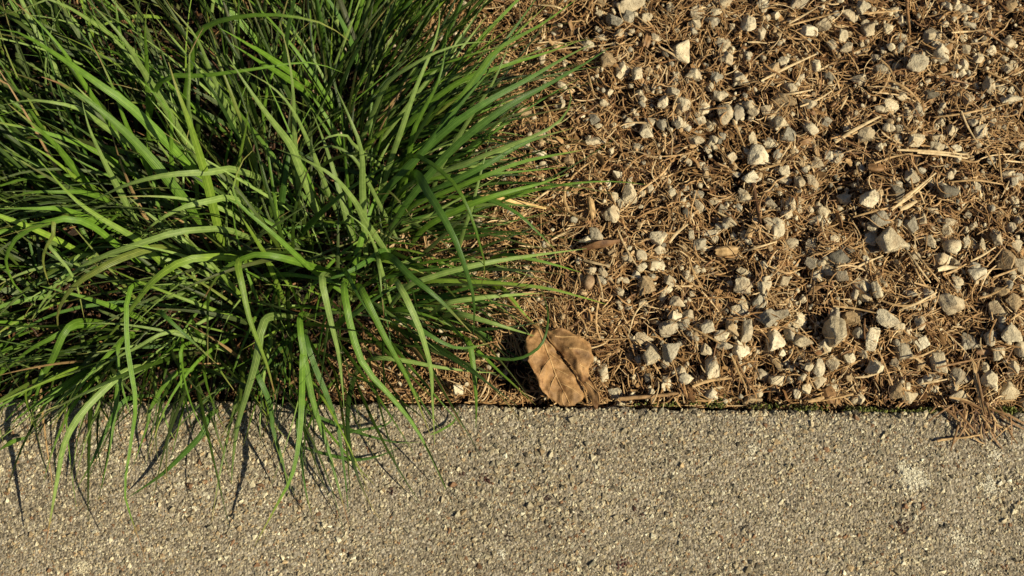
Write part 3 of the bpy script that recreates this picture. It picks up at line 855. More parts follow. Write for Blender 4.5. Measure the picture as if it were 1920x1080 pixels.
for pts, w, z, c, lab in TWIGS:
    V, F = px_tube(pts, w, z, jit=.00012)
    link('twig', mk_mesh('twig', V, F, tcol(V, c)), M_STRAW, category='twig', label=lab)

# wood chips: slabs with split ends
CHIPS = [
    (1362, 472, 42, 18, .1, TAN, 'flat tan wood chip half buried in a nest of needles'),
    (1850, 656, 30, 12, .03, (.36, .22, .12), 'small brown split wood chip with straight ridges'),
    (1640, 318, 28, 16, -.05, BRN, 'square brown wood chip under a bent straw'),
    (1566, 192, 18, 10, .5, BRN, 'small reddish brown wood chip beside a straw'),
    (1405, 440, 14, 30, -.5, TAN, 'slanting tan wood splinter below a dark upright twig'),
    (1577, 410, 8, 26, .2, BRN, 'upright narrow brown splinter beside a straw tip'),
    (1108, 395, 14, 40, .12, TAN, 'upright tan wood splinter near the grass tips'),
    (1510, 262, 22, 18, .4, BRN, 'brown wood flake beside a grey stone'),
    (1212, 78, 16, 26, -.3, BRN, 'reddish brown bark flake near the top of the bed'),
    (1560, 738, 24, 30, .3, BRN, 'brown bark flake below a pale stone by the pavement'),
]
for (px, py, w, h, a, c, lab) in CHIPS:
    nx_, ny_ = 9, 5
    long_y = h > w
    uu, vv = np.meshgrid(np.linspace(-1, 1, nx_), np.linspace(-1, 1, ny_))
    Lh, Wh = (max(w, h) / 2 * S, min(w, h) / 2 * S)
    r = np.random.default_rng(int(px * 7 + py))
    x = uu * Lh * (1 + (r.random((ny_, 1)) - .5) * .35 * np.abs(uu)); y = vv * Wh * (1 - .25 * uu ** 2)
    zt = (r.random((ny_, 1)) - .5) * .0011 + .0006 * np.cos(uu * 2) + .0009 * (1 - vv ** 2)
    if long_y: x, y = -y, x
    ca, sa = math.cos(a), math.sin(a)
    g = P(px, py, .002); z0 = float(litter_z(g[0], g[1])) + .0035
    top = np.stack([g[0] + x * ca - y * sa, g[1] + x * sa + y * ca, z0 + zt], -1).reshape(-1, 3)
    bot = top - np.array([0, 0, .0016])
    V = np.vstack([top, bot]); m = nx_ * ny_
    i = (np.arange(ny_ - 1)[:, None] * nx_ + np.arange(nx_ - 1)[None]).ravel()
    Ft = np.stack([i, i + 1, i + nx_ + 1, i + nx_], -1)
    rim = list(range(nx_)) + [k * nx_ + nx_ - 1 for k in range(1, ny_)] + list(range(m - 2, m - nx_ - 1, -1)) + [k * nx_ for k in range(ny_ - 2, 0, -1)]
    Fr = np.array([(rim[k], rim[k - 1], rim[k - 1] + m, rim[k] + m) for k in range(len(rim))])
    F = np.vstack([Ft, Ft[:, ::-1] + m, Fr])
    link('wood_chip', mk_mesh('wood_chip', V, F, tcol(V, c, .12), smooth=False), M_STRAW, category='wood chip', label=lab)

# needle tuft spilling on to the concrete
tuft = bpy.data.objects.new('needle_tuft', None); COL.objects.link(tuft)
tuft.location = P(1835, 790)
tuft['label'] = 'tangled tuft of brown pine needles spilling over the pavement edge'
tuft['category'] = 'needle tuft'
bpy.context.view_layer.update()
NE = [([(1824, 684), (1836, 740), (1848, 800)], 6, (11, 7, 3), TAN), ([(1832, 700), (1842, 750), (1853, 806)], 5, (11, 7, 3), BRN), ([(1752, 752), (1790, 782), (1826, 818)], 4, (4, 4, 2), BRN),
      ([(1770, 760), (1800, 795), (1822, 822)], 4, (4, 4, 2), TAN), ([(1790, 762), (1812, 790), (1840, 822)], 4, (5, 4, 2), BRN), ([(1870, 772), (1895, 790), (1922, 806)], 5, (5, 4, 2), BRN),
      ([(1850, 765), (1890, 778), (1930, 800)], 5, (5, 5, 2), BRN), ([(1866, 795), (1880, 802), (1898, 808)], 4, (3, 3, 1), TAN), ([(1800, 750), (1828, 760), (1858, 778)], 5, (6, 6, 4), BRN),
      ([(1780, 745), (1815, 752), (1836, 768)], 5, (6, 6, 4), TAN), ([(1826, 820), (1836, 828), (1846, 832)], 4, (3, 2, 1), TAN), ([(1856, 806), (1866, 824), (1880, 842)], 4, (4, 2, 1), BRN),
      ([(1862, 790), (1872, 808), (1880, 822)], 4, (4, 3, 1), DRK), ([(1846, 752), (1856, 780), (1850, 810)], 5, (7, 5, 2), BRN)]
for k in range(60):
    x0, y0 = rng.normal(1828, 34), rng.uniform(750, 798)
    a = rng.normal(1.55, .75); l = rng.uniform(18, 60)
    NE.append(([(x0, y0), (x0 + math.cos(a) * l * .5 + rng.normal(0, 2), y0 + math.sin(a) * l * .5), (x0 + math.cos(a) * l, y0 + math.sin(a) * l)], rng.uniform(2.2, 4), (5, 3.5, 1.0), [TAN, BRN, BRN, DRK, DRK][rng.integers(5)]))
for pts, w, z, c in NE:
    V, F, cc, u = strip(pts, w, list(z), c, K=7, rollv=rng.normal(0, .3))
    V = V - np.array(tuft.location)[None]
    link('needle', mk_mesh('needle', V, F, cc, u), M_STRAW, tuft)

# dead straw-coloured grass blade
V, F, cc, u = strip([(880, 362), (925, 371), (975, 380), (1024, 391)], 11, [14, 14, 11, 6], (.70, .47, .19), taper=.3, K=12)
link('dead_grass_blade', mk_mesh('dead_grass_blade', V, F, cc, u), M_STRAW, category='dead blade', label='straw yellow dead grass blade pointing right out of the green clump')
V, F, cc, u = strip([(1092, 468), (1125, 458), (1150, 455), (1176, 449)], 15, [6, 8, 8, 5], (.20, .105, .045), taper=.35, K=12, fold=.2, rollv=.4)
link('leaf_scrap', mk_mesh('leaf_scrap', V, F, cc, u), M_LEAF, category='leaf scrap', label='dark brown curled leaf scrap beyond the tip of a long green blade')

# curled pale leaf scrap (a cup open to the left)
nx_, ny_ = 10, 9
a, v = np.meshgrid(np.linspace(-1.3, 1.3, nx_), np.linspace(-1, 1, ny_))
g = P(1102, 533, .003)
wd = np.sqrt(np.clip(1 - (v * .95) ** 2, 0.05, 1))
V = np.stack([g[0] + .0042 * np.sin(a) * wd + .0006 * v, g[1] + .0048 * v, float(litter_z(g[0], g[1])) + .001 + .0052 * np.cos(a) * wd], -1).reshape(-1, 3)
i = (np.arange(ny_ - 1)[:, None] * nx_ + np.arange(nx_ - 1)[None]).ravel()
link('curled_leaf_scrap', mk_mesh('curled_leaf_scrap', V, np.stack([i, i + 1, i + nx_ + 1, i + nx_], -1), np.tile((.42, .30, .18), (len(V), 1))), M_LEAF, category='leaf scrap',
     label='small pale curled leaf scrap like a cup between grass tips and stones')

# ------------------------------------------------------------------ big dry leaf
def z1(p): return (900 + p[0] / 3.623, 562 + p[1] / 3.623)


NT, NH = 56, 14
LOBES = {
    'left': dict(
        M=[(395, 195), (430, 280), (462, 370), (492, 450), (522, 530), (560, 610), (592, 670), (612, 724)],
        A=[(355, 205), (312, 285), (318, 370), (352, 470), (398, 570), (450, 650), (520, 702), (590, 727)],
        B=[(430, 205), (486, 290), (538, 360), (598, 440), (652, 520), (696, 600), (702, 664), (645, 720)],
        zM=[9, 9.5, 9, 8.2, 7.2, 6, 5, 3.6], zA=[9, 14, 15.5, 14, 11, 8, 5.5, 3.4], zB=[8.4, 7.2, 6.4, 5.6, 4.8, 4, 3.4, 3.2]),
    'right': dict(
        M=[(460, 205), (520, 258), (590, 315), (655, 390), (682, 470), (712, 548), (772, 640), (795, 740)],
        A=[(428, 203), (468, 268), (528, 343), (592, 423), (648, 500), (700, 582), (745, 672), (785, 748)],
        B=[(478, 212), (545, 198), (655, 238), (742, 300), (768, 410), (738, 500), (808, 640), (803, 735)],
        zM=[10.5, 11.5, 11.5, 11, 10, 8.6, 7, 3.5], zA=[9.6, 9.4, 9.0, 8.2, 7.4, 6.4, 5.2, 3], zB=[10, 9, 7.6, 7, 6.4, 7, 7.5, 3]),
}
leaf = bpy.data.objects.new('dry_leaf', None); COL.objects.link(leaf)
lo = np.array(P(*z1((520, 480)), z=.002)); leaf.location = lo
leaf['label'] = 'big crinkled brown dry leaf propped against the pavement edge beside the grass'
leaf['category'] = 'dry leaf'
VC = (.54, .36, .17)
tt = np.linspace(0, 1, NT)


def curve3(pp, zz): return catmull(np.array([P(*z1(p), z=zk * .001) for p, zk in zip(pp, zz)]), NT)


for lname, D in LOBES.items():
    cm, ca_, cb_ = curve3(D['M'], D['zM']), curve3(D['A'], D['zA']), curve3(D['B'], D['zB'])
    NV = 2 * NH - 1
    grid = np.zeros((NT, NV, 3)); lc = np.zeros((NT, NV, 3))
    for j in range(NV):
        s = abs(j - (NH - 1)) / (NH - 1)
        e = ca_ if j < NH - 1 else cb_
        q = cm + (e - cm) * s
        w = np.linalg.norm(e - cm, axis=1)
        q[:, 2] += (.16 if lname == 'left' else .07) * np.sin(np.pi * s) * w
        ph = tt * 5.0 - s * .95 + (.5 if j > NH - 1 else 0)
        env = np.sin(np.pi * np.clip(s * .95 + .05, 0, 1)) * np.sin(np.pi * tt)
        q[:, 2] -= (.0014 if lname == 'left' else (.0009 if j > NH - 1 else .0)) * np.abs(np.sin(np.pi * ph)) ** .8 * env
        q[:, 2] += .0022 * (vnoise(q[:, 0] * 130, q[:, 1] * 130) - .5) + .0016 * (vnoise(q[:, 0] * 400, q[:, 1] * 400) - .5)
        if s > .85:
            m_ = (s - .85) / .15
            q[:, 0] += .0013 * m_ * (vnoise(tt * 26, tt * 0 + j) - .5); q[:, 2] += .0030 * m_ * (vnoise(tt * 18, tt * 0 + j) - .5)
            q[:, 1] += .0011 * m_ * (vnoise(tt * 27, tt * 0 + 8 + j) - .5)
        grid[:, j] = q
        vn = np.exp(-((np.abs((ph + .5) % 1 - .5)) / .12) ** 2) + .8 * np.exp(-(s / .1) ** 2)
        k_ = .42 + .70 * vnoise(q[:, 0] * 110 + 3, q[:, 1] * 110) + .20 * np.clip(vn, 0, 1) + (.25 * np.clip((s - .7) / .3, 0, 1))
        lc[:, j] = np.array((.41, .238, .102))[None] * k_[:, None]
    V = grid.reshape(-1, 3) - lo
    i = (np.arange(NT - 1)[:, None] * NV + np.arange(NV - 1)[None]).ravel()
    bl = link('leaf_blade', mk_mesh('leaf_blade', V, np.stack([i, i + NV, i + NV + 1, i + 1], -1), lc.reshape(-1, 3)), M_LEAF, leaf)
    so = bl.modifiers.new('thick', 'SOLIDIFY'); so.thickness = .00025
    if lname == 'left':
        V, F = tube(grid[:-2, NH - 1] + np.array([0, 0, .0002]) - lo, np.linspace(.0008, .0003, NT - 2), 6)
        link('midrib', mk_mesh('midrib', V, F, np.tile(VC, (len(V), 1))), M_LEAF, leaf)
    for side in (-1, 1):
        for k in range(0, 5):
            t0 = (k - (.5 if side > 0 else 0)) / 5.0
            if t0 < .02 or t0 > .8 or (lname == 'right' and side < 0): continue
            pts = []
            for s in np.linspace(0, .9, 12):
                t1_ = (t0 + .19 * s) * (NT - 1); jj = NH - 1 + side * s * (NH - 1)
                a0, b0 = min(int(t1_), NT - 2), min(int(jj), NV - 2); fa, fb = t1_ - a0, jj - b0
                p = (grid[a0, b0] * (1 - fa) + grid[a0 + 1, b0] * fa) * (1 - fb) + (grid[a0, b0 + 1] * (1 - fa) + grid[a0 + 1, b0 + 1] * fa) * fb
                pts.append(p + np.array([0, 0, .00008]) - lo)
            V, F = tube(np.array(pts), np.linspace(.00042, .00014, 12), 5)
            link('vein', mk_mesh('vein', V, F, np.tile(VC, (len(V), 1))), M_LEAF, leaf)
st = catmull(np.array([P(*z1(p), z=zk * .001) for p, zk in zip([(190, -10), (270, 80), (330, 140), (400, 200)], (6, 8, 9, 9.4))]), 10)
V, F = tube(st - lo, np.linspace(.0010, .0014, 10), 6)
link('stalk', mk_mesh('stalk', V, F, np.tile((.40, .25, .10), (len(V), 1))), M_LEAF, leaf)

# ------------------------------------------------------------------ moss in the joint
mv = []
for (px, py, nn, sp) in ((1330, 748, 40, 14), (1345, 756, 20, 10), (1520, 765, 46, 12), (1612, 768, 46, 14), (1640, 770, 20, 12), (1748, 768, 34, 10), (1700, 770, 20, 20), (1895, 768, 30, 22), (1440, 760, 14, 25), (1250, 756, 14, 30)):
    for k in range(nn * 3):
        g = P(px + rng.normal(0, sp), py + rng.normal(0, 3.0), 0)
        y = max(g[1], float(edge_y(g[0])) + .0002)
        mv.append((g[0], y, -.0035 + rng.uniform(-.001, .0025)))
mv = np.array(mv)
n = len(mv)
mc = np.array([(.10, .13, .02), (.16, .18, .03), (.24, .25, .06), (.10, .09, .025)])[rng.integers(0, 4, n)]
V, F, cc = domes(mv, rng.uniform(.0004, .0011, n), rng.uniform(.0006, .0016, n), mc, (.7, 1.5))
link('moss', mk_mesh('moss', V, F, cc, smooth=False), M_MOSS, kind='stuff')

# ------------------------------------------------------------------ grass clump
clump = bpy.data.objects.new('grass_clump', None); COL.objects.link(clump)
CB = P(560, 500, -.008)
clump.location = CB
clump['label'] = 'dense clump of long green grass blades arching over the pavement edge'
clump['category'] = 'grass'

GREEN = {'g': (.090, .178, .017), 'y': (.135, .220, .024), 'b': (.055, .122, .017), 'p': (.165, .250, .058), 'o': (.13, .17, .03)}  # pale tint p also paints in the sheen on arching blades
# root to tip: x, y in the photograph, height in mm; width in photo pixels; tint
BL = [
    ([(250, 690, 30), (222, 706, 40), (155, 772, 46), (122, 828, 42), (108, 895, 32), (86, 1022, 15)], 14, 'p'),
    ([(225, 640, 42), (223, 700, 38), (236, 750, 32), (247, 785, 25)], 10, 'g'),
    ([(245, 540, 62), (238, 640, 58), (254, 748, 44), (250, 797, 44), (238, 880, 38), (234, 930, 34), (273, 1048, 26)], 10, 'g'),
    ([(330, 700, 34), (285, 760, 28), (277, 795, 24), (250, 872, 14)], 9, 'g'),
    ([(230, 700, 38), (217, 764, 30), (206, 833, 26), (197, 880, 22), (185, 936, 14)], 10, 'g'),
    ([(235, 750, 26), (206, 792, 22), (172, 867, 16), (144, 916, 8)], 10, 'b'),
    ([(392, 780, 16), (380, 812, 17), (345, 850, 14), (300, 892, 9), (238, 934, 3)], 12, 'b'),
    ([(497, 600, 62), (482, 670, 52), (465, 730, 44), (445, 800, 34), (436, 870, 22), (434, 908, 14)], 20, 'p'),
    ([(447, 490, 80), (456, 544, 78), (469, 602, 70), (500, 683, 50), (518, 752, 28)], 14, 'y'),
    ([(478, 690, 44), (506, 756, 34), (512, 805, 24), (530, 865, 16), (543, 932, 8)], 11, 'b'),
    ([(570, 660, 54), (567, 715, 46), (565, 770, 36), (561, 822, 33), (548, 890, 28), (520, 945, 24), (477, 1024, 17)], 13, 'g'),
    ([(558, 790, 22), (564, 850, 15), (574, 925, 10), (588, 976, 4)], 7, 'b'),
    ([(562, 600, 60), (578, 711, 46), (594, 778, 34), (611, 828, 24), (629, 894, 16), (655, 988, 5)], 13, 'g'),
    ([(572, 630, 54), (592, 692, 46), (614, 744, 36), (634, 805, 22), (647, 894, 14), (653, 960, 7)], 12, 'b'),
    ([(604, 520, 84), (612, 565, 80), (622, 610, 72), (634, 660, 60), (642, 725, 46), (645, 765, 38)], 17, 'p'),
    ([(645, 535, 76), (658, 615, 70), (682, 685, 58), (726, 736, 46), (770, 789, 32), (802, 843, 20), (836, 917, 6)], 15, 'g'),
    ([(676, 540, 80), (701, 591, 74), (726, 641, 64), (751, 685, 52), (776, 736, 36), (806, 813, 12)], 14, 'g'),
    ([(745, 530, 72), (779, 597, 68), (795, 641, 58), (808, 692, 44), (811, 751, 26), (815, 835, 3)], 13, 'p'),
    ([(728, 480, 60), (772, 520, 72), (823, 561, 66), (884, 624, 42)], 17, 'b'),
    ([(780, 325, 74), (803, 362, 96), (826, 398, 100), (854, 451, 94), (876, 514, 82), (889, 568, 64), (887, 632, 40)], 19, 'b'),
    ([(878, 640, 30), (883, 655, 30), (889, 700, 25), (893, 755, 14), (892, 805, 2)], 12, 'g'),
    ([(775, 292, 70), (832, 325, 86), (864, 363, 88), (886, 413, 80), (901, 464, 66), (909, 505, 50), (895, 561, 28)], 9, 'g'),
    ([(870, 430, 34), (883, 395, 46), (905, 310, 60), (918, 257, 64)], 8, 'p'),
    ([(880, 372, 34), (920, 376, 42), (970, 400, 42), (1008, 435, 34), (1045, 472, 18)], 9, 'b'),
    ([(760, 540, 40), (807, 520, 50), (889, 498, 54), (971, 483, 44), (1100, 466, 10)], 11, 'p'),
    ([(790, 530, 30), (880, 528, 36), (1015, 539, 34), (1094, 558, 22), (1138, 571, 6)], 9, 'y'),
    ([(940, 478, 28), (996, 486, 30), (1046, 498, 24), (1090, 511, 8)], 8, 'g'),
    ([(800, 425, 30), (886, 382, 52), (952, 360, 54), (1015, 344, 46), (1066, 325, 34)], 13, 'g'),
    ([(750, 400, 34), (843, 285, 76), (940, 207, 90), (1021, 162, 86), (1100, 117, 74), (1143, 89, 64)], 15, 'b'),
    ([(735, 345, 40), (830, 250, 84), (908, 194, 95), (989, 149, 92), (1070, 102, 84), (1113, 82, 74)], 17, 'b'),
    ([(760, 240, 50), (850, 160, 80), (937, 126, 86), (1021, 100, 80), (1091, 75, 68)], 11, 'g'),
    ([(760, 330, 40), (840, 220, 84), (885, 155, 96), (924, 100, 104), (956, 78, 106), (1021, 42, 104), (1084, -4, 96)], 13, 'g'),
    ([(820, 330, 40), (843, 285, 52), (882, 220, 72), (924, 155, 88), (950, 94, 96), (958, 58, 98)], 9, 'p'),
    ([(770, 310, 45), (830, 240, 78), (900, 140, 98), (960, 60, 104), (1012, -12, 104)], 15, 'b'),
    ([(765, 310, 45), (778, 240, 75), (824, 146, 98), (840, 52, 104)], 10, 'g'),
    ([(730, 310, 50), (752, 246, 80), (781, 162, 100), (811, 91, 110), (824, 42, 112), (822, 3, 108)], 11, 'p'),
    ([(710, 370, 40), (787, 292, 72), (860, 200, 92), (932, 118, 98)], 13, 'b'),
    ([(760, 350, 34), (850, 315, 58), (924, 285, 70), (1021, 246, 74), (1060, 214, 70), (1071, 178, 64), (1056, 150, 54)], 10, 'p'),
    ([(780, 380, 30), (850, 340, 52), (908, 311, 60), (989, 266, 56), (1074, 240, 42)], 13, 'b'),
    ([(770, 390, 30), (860, 350, 52), (924, 324, 58), (989, 301, 52), (1122, 276, 24)], 10, 'g'),
    ([(770, 345, 38), (830, 332, 50), (900, 327, 52), (970, 322, 46), (1062, 313, 28)], 8, 'g'),
    ([(700, 210, 60), (726, 155, 90), (772, 123, 106), (820, 97, 112), (875, 81, 110), (922, 78, 100)], 10, 'p'),
    ([(680, 360, 70), (678, 285, 100), (658, 227, 114), (628, 160, 122)], 14, 'p'),
    ([(692, 345, 60), (665, 298, 80), (632, 276, 86), (600, 277, 82), (560, 300, 66)], 8, 'p'),
    ([(668, 275, 64), (650, 254, 82), (620, 255, 88), (595, 270, 84), (570, 300, 66)], 7, 'p'),
    ([(360, 110, 90), (380, 55, 116), (439, 33, 132), (522, 28, 138), (605, 44, 130), (654, 76, 112)], 12, 'g'),
    ([(362, 270, 64), (353, 194, 100), (356, 139, 116), (354, 106, 124), (381, 52, 128)], 11, 'p'),
    ([(398, 380, 56), (383, 320, 84), (355, 230, 118), (331, 165, 134), (316, 117, 140)], 22, 'y'),
    ([(562, 315, 60), (545, 272, 80), (503, 217, 106), (467, 167, 124), (424, 101, 136)], 17, 'p'),
    ([(556, 300, 60), (553, 267, 76), (550, 180, 110), (542, 111, 126), (524, 40, 134)], 10, 'p'),
    ([(600, 320, 55), (586, 285, 70), (550, 208, 104), (508, 161, 120), (450, 128, 124)], 9, 'p'),
    ([(448, 310, 60), (461, 240, 90), (465, 200, 104), (463, 174, 110)], 7, 'y'),
    ([(300, 155, 92), (383, 142, 108), (467, 131, 116), (578, 117, 112), (642, 136, 96)], 10, 'g'),
    ([(525, 138, 70), (489, 117, 92), (450, 92, 110), (430, 80, 116)], 13, 'g'),
    ([(500, 104, 80), (470, 86, 98), (440, 68, 112), (412, 53, 120)], 13, 'g'),
    ([(350, 380, 50), (267, 280, 84), (194, 211, 108), (130, 165, 122), (78, 144, 126)], 24, 'g'),
    ([(350, 305, 60), (250, 205, 100), (189, 160, 116), (111, 106, 128), (42, 64, 134), (0, 55, 134)], 23, 'g'),
    ([(300, 185, 70), (244, 92, 116), (205, 42, 130), (158, -6, 138)], 15, 'p'),
    ([(322, 310, 60), (319, 217, 96), (283, 169, 110), (250, 139, 116)], 9, 'g'),
    ([(262, 285, 62), (236, 231, 88), (208, 155, 112), (171, 78, 126)], 10, 'g'),
    ([(228, 365, 56), (194, 300, 84), (167, 239, 104), (154, 190, 114)], 13, 'p'),
    ([(200, 240, 74), (150, 205, 98), (105, 193, 110), (55, 188, 112), (-5, 199, 104)], 11, 'p'),
    ([(160, 160, 80), (122, 100, 108), (72, 42, 124), (20, -2, 132)], 10, 'g'),
    ([(276, 140, 80), (272, 50, 120), (278, 8, 130)], 11, 'g'),
    ([(400, 145, 80), (367, 69, 112), (319, 12, 128), (308, -6, 130)], 10, 'p'),
    ([(352, 105, 90), (310, 55, 116), (278, 15, 128)], 7, 'p'),
    ([(120, 9, 112), (55, 14, 118), (-2, 31, 112)], 9, 'p'),
    ([(135, 310, 60), (100, 267, 84), (55, 228, 104), (15, 195, 114)], 15, 'g'),
    ([(120, 315, 62), (70, 280, 80), (22, 256, 92)], 8, 'y'),
    ([(290, 480, 44), (258, 450, 62), (180, 403, 84), (130, 364, 98), (72, 298, 108)], 13, 'y'),
    ([(430, 372, 48), (400, 375, 62), (345, 388, 70), (292, 417, 62), (262, 447, 46)], 14, 'p'),
    ([(440, 318, 62), (400, 322, 80), (314, 328, 92), (236, 347, 86), (166, 381, 64)], 14, 'p'),
    ([(430, 432, 48), (386, 430, 64), (328, 436, 76), (250, 461, 78), (195, 480, 70), (142, 508, 56), (105, 548, 40), (60, 602, 22)], 13, 'p'),
    ([(300, 465, 44), (244, 478, 60), (195, 500, 68), (139, 536, 66), (111, 578, 54), (108, 610, 42), (118, 628, 34)], 19, 'o'),
    ([(222, 462, 46), (180, 428, 70), (139, 411, 84), (97, 414, 88), (42, 436, 84), (19, 464, 76), (11, 489, 64), (25, 531, 46), (66, 574, 28)], 13, 'g'),
    ([(112, 408, 80), (100, 440, 84), (83, 472, 74), (82, 500, 60), (95, 541, 42)], 11, 'o'),
    ([(88, 452, 78), (94, 464, 78), (139, 522, 62), (159, 602, 34)], 9, 'p'),
    ([(440, 484, 46), (400, 482, 64), (344, 489, 74), (292, 522, 70), (260, 560, 56), (222, 610, 38), (176, 662, 18)], 16, 'y'),
    ([(130, 396, 60), (67, 391, 76), (-5, 391, 80)], 13, 'g'),
    ([(170, 364, 60), (110, 360, 78), (55, 361, 82), (-4, 377, 76)], 11, 'g'),
    ([(150, 480, 46), (117, 519, 50), (85, 560, 42), (46, 620, 22)], 9, 'p'),
    ([(594, 512, 40), (567, 489, 60), (517, 442, 82), (460, 394, 96), (441, 372, 100), (438, 345, 104), (456, 300, 106), (474, 282, 104)], 11, 'g'),
    ([(500, 485, 50), (494, 472, 60), (462, 420, 82), (447, 390, 92), (438, 360, 98)], 10, 'y'),
    ([(592, 502, 40), (560, 492, 60), (517, 481, 74), (475, 478, 76), (419, 506, 64), (380, 563, 34)], 15, 'g'),
    ([(708, 480, 50), (703, 462, 62), (683, 425, 80), (640, 393, 88)], 8, 'p'),
    ([(684, 412, 60), (669, 383, 80), (628, 333, 104), (572, 300, 110), (518, 279, 104)], 12, 'p'),
    ([(712, 472, 40), (703, 480, 46), (650, 511, 60), (572, 538, 52)], 14, 'b'),
    ([(640, 602, 40), (665, 588, 52), (711, 555, 66), (752, 534, 66)], 14, 'b'),
    ([(648, 510, 60), (672, 555, 72), (702, 604, 66)], 13, 'b'),
    ([(708, 484, 60), (713, 520, 70), (720, 594, 56)], 8, 'p'),
    ([(150, 610, 36), (95, 635, 44), (50, 660, 36), (-3, 708, 18)], 11, 'g'),
    ([(135, 608, 44), (95, 680, 36), (58, 735, 20), (10, 790, 3)], 15, 'g'),
    ([(50, 820, 6), (22, 829, 8), (-4, 846, 3)], 9, 'g'),
    ([(85, 690, 30), (74, 720, 28), (62, 768, 14), (57, 818, 2)], 8, 'g'),
    ([(320, 622, 42), (250, 655, 46), (200, 680, 40), (162, 702, 30)], 8, 'p'),
    ([(342, 650, 42), (340, 690, 36), (340, 730, 24), (346, 764, 8)], 7, 'g'),
    ([(300, 585, 56), (320, 603, 60), (350, 630, 54), (406, 682, 34)], 11, 'b'),
    ([(570, 770, 14), (606, 785, 8), (672, 811, 6), (740, 829, 4), (792, 829, 2)], 7, 'b'),
    ([(570, 838, 7), (606, 850, 6), (663, 862, 5), (710, 855, 4), (752, 837, 2)], 7, 'b'),
    ([(640, 815, 6), (672, 807, 7), (726, 795, 7), (742, 768, 10)], 6, 'b'),
    ([(806, 815, 4), (820, 810, 4), (849, 792, 4), (862, 766, 6)], 5, 'g'),
    ([(850, 588, 28), (893, 597, 34), (946, 613, 30), (1002, 630, 16)], 13, 'p'),
    ([(860, 650, 12), (899, 666, 18), (962, 674, 24), (1000, 660, 27), (1020, 637, 29), (1028, 597, 29), (1021, 560, 26), (1008, 525, 22)], 6, 'b'),
    ([(830, 572, 28), (890, 560, 34), (960, 553, 30), (1022, 549, 18)], 10, 'p'),
    ([(700, 672, 24), (757, 676, 28), (820, 688, 26), (892, 697, 18), (930, 699, 10)], 9, 'p'),
    ([(940, 540, 20), (960, 560, 22), (980, 585, 20), (1001, 606, 14)], 10, 'y'),
    ([(760, 600, 44), (786, 616, 50), (827, 641, 46), (868, 653, 36), (940, 638, 22)], 10, 'b'),
]


def blade_arrays(p, wpx, tint, roll0, roll1, K=18, seedv=0):
    """p: K,3 centre line root..tip in world; returns ribbon arrays in clump space"""
    p = np.asarray(p)[None]
    T = norm(np.gradient(p, axis=1))
    view = norm(CAM[None, None] - p)
    Sd = norm(np.cross(T, view))
    for k in range(1, K):
        if np.dot(Sd[0, k], Sd[0, k - 1]) < 0: Sd[0, k] *= -1
    Sd = rot_about(Sd, T, np.linspace(roll0, roll1, K)[None])
    t = np.linspace(0, 1, K)
    prof = np.minimum(1, .55 + 1.6 * t) * np.clip((1 - t) / .48, 0.03, 1) ** .8
    W = ((wpx * .86 if wpx < 13 else 11.2 + (wpx - 13) * .55) * S * prof)[None]
    V, F, u = ribbons(p, W, Sd, .16)
    base = np.array(GREEN[tint])
    r = random.Random(seedv)
    base = base * r.uniform(.98, 1.32)
    c = np.repeat(base[None], K, 0)
    tip = np.clip((t - .82) / .18, 0, 1)[:, None] * r.choice((0, 0, .3, .8))
    c = c * (1 - tip) + np.array((.30, .26, .075))[None] * tip
    if r.random() < .15: c[-2:] = (.30, .17, .07)
    rootm = np.clip((.16 - t) / .16, 0, 1)[:, None] * .5
    c = c * (1 - rootm) + np.array((.20, .22, .10))[None] * rootm
    return V - CB[None], F, np.repeat(c, 3, 0), u


nbl = 0
for k, (pts, w, tint) in enumerate(BL):
    wp = [P(x, y, z * .001) for x, y, z in pts]
    d = wp[0] - wp[1]; d[2] = 0
    root = wp[0] + norm(d) * .012
    if pts[0][2] > 12:
        root = wp[0] + norm(d) * (.006 + pts[0][2] * .0003); root[2] = -.008
        wp = [root] + wp
    p = catmull(wp, 20)
    rr = random.Random(k + 77)
    V, F, cc, u = blade_arrays(p, w, tint, rr.uniform(-.4, .4), rr.uniform(-.5, .5), 20, k)
    link('blade', mk_mesh('blade', V, F, cc, u), M_GRASS, clump)
    nbl += 1

# the mass of other blades: roots inside the clump outline, leaning away from its heart
HEART = P(610, 505)


_tp = np.random.default_rng(99).uniform((-260, -320), (960, 722), (900, 2))
TUFT = _tp[inside(_tp[:, 0], _tp[:, 1])][:340]
TUFT_LEAN = np.random.default_rng(98).normal(0, 1, (len(TUFT), 2))


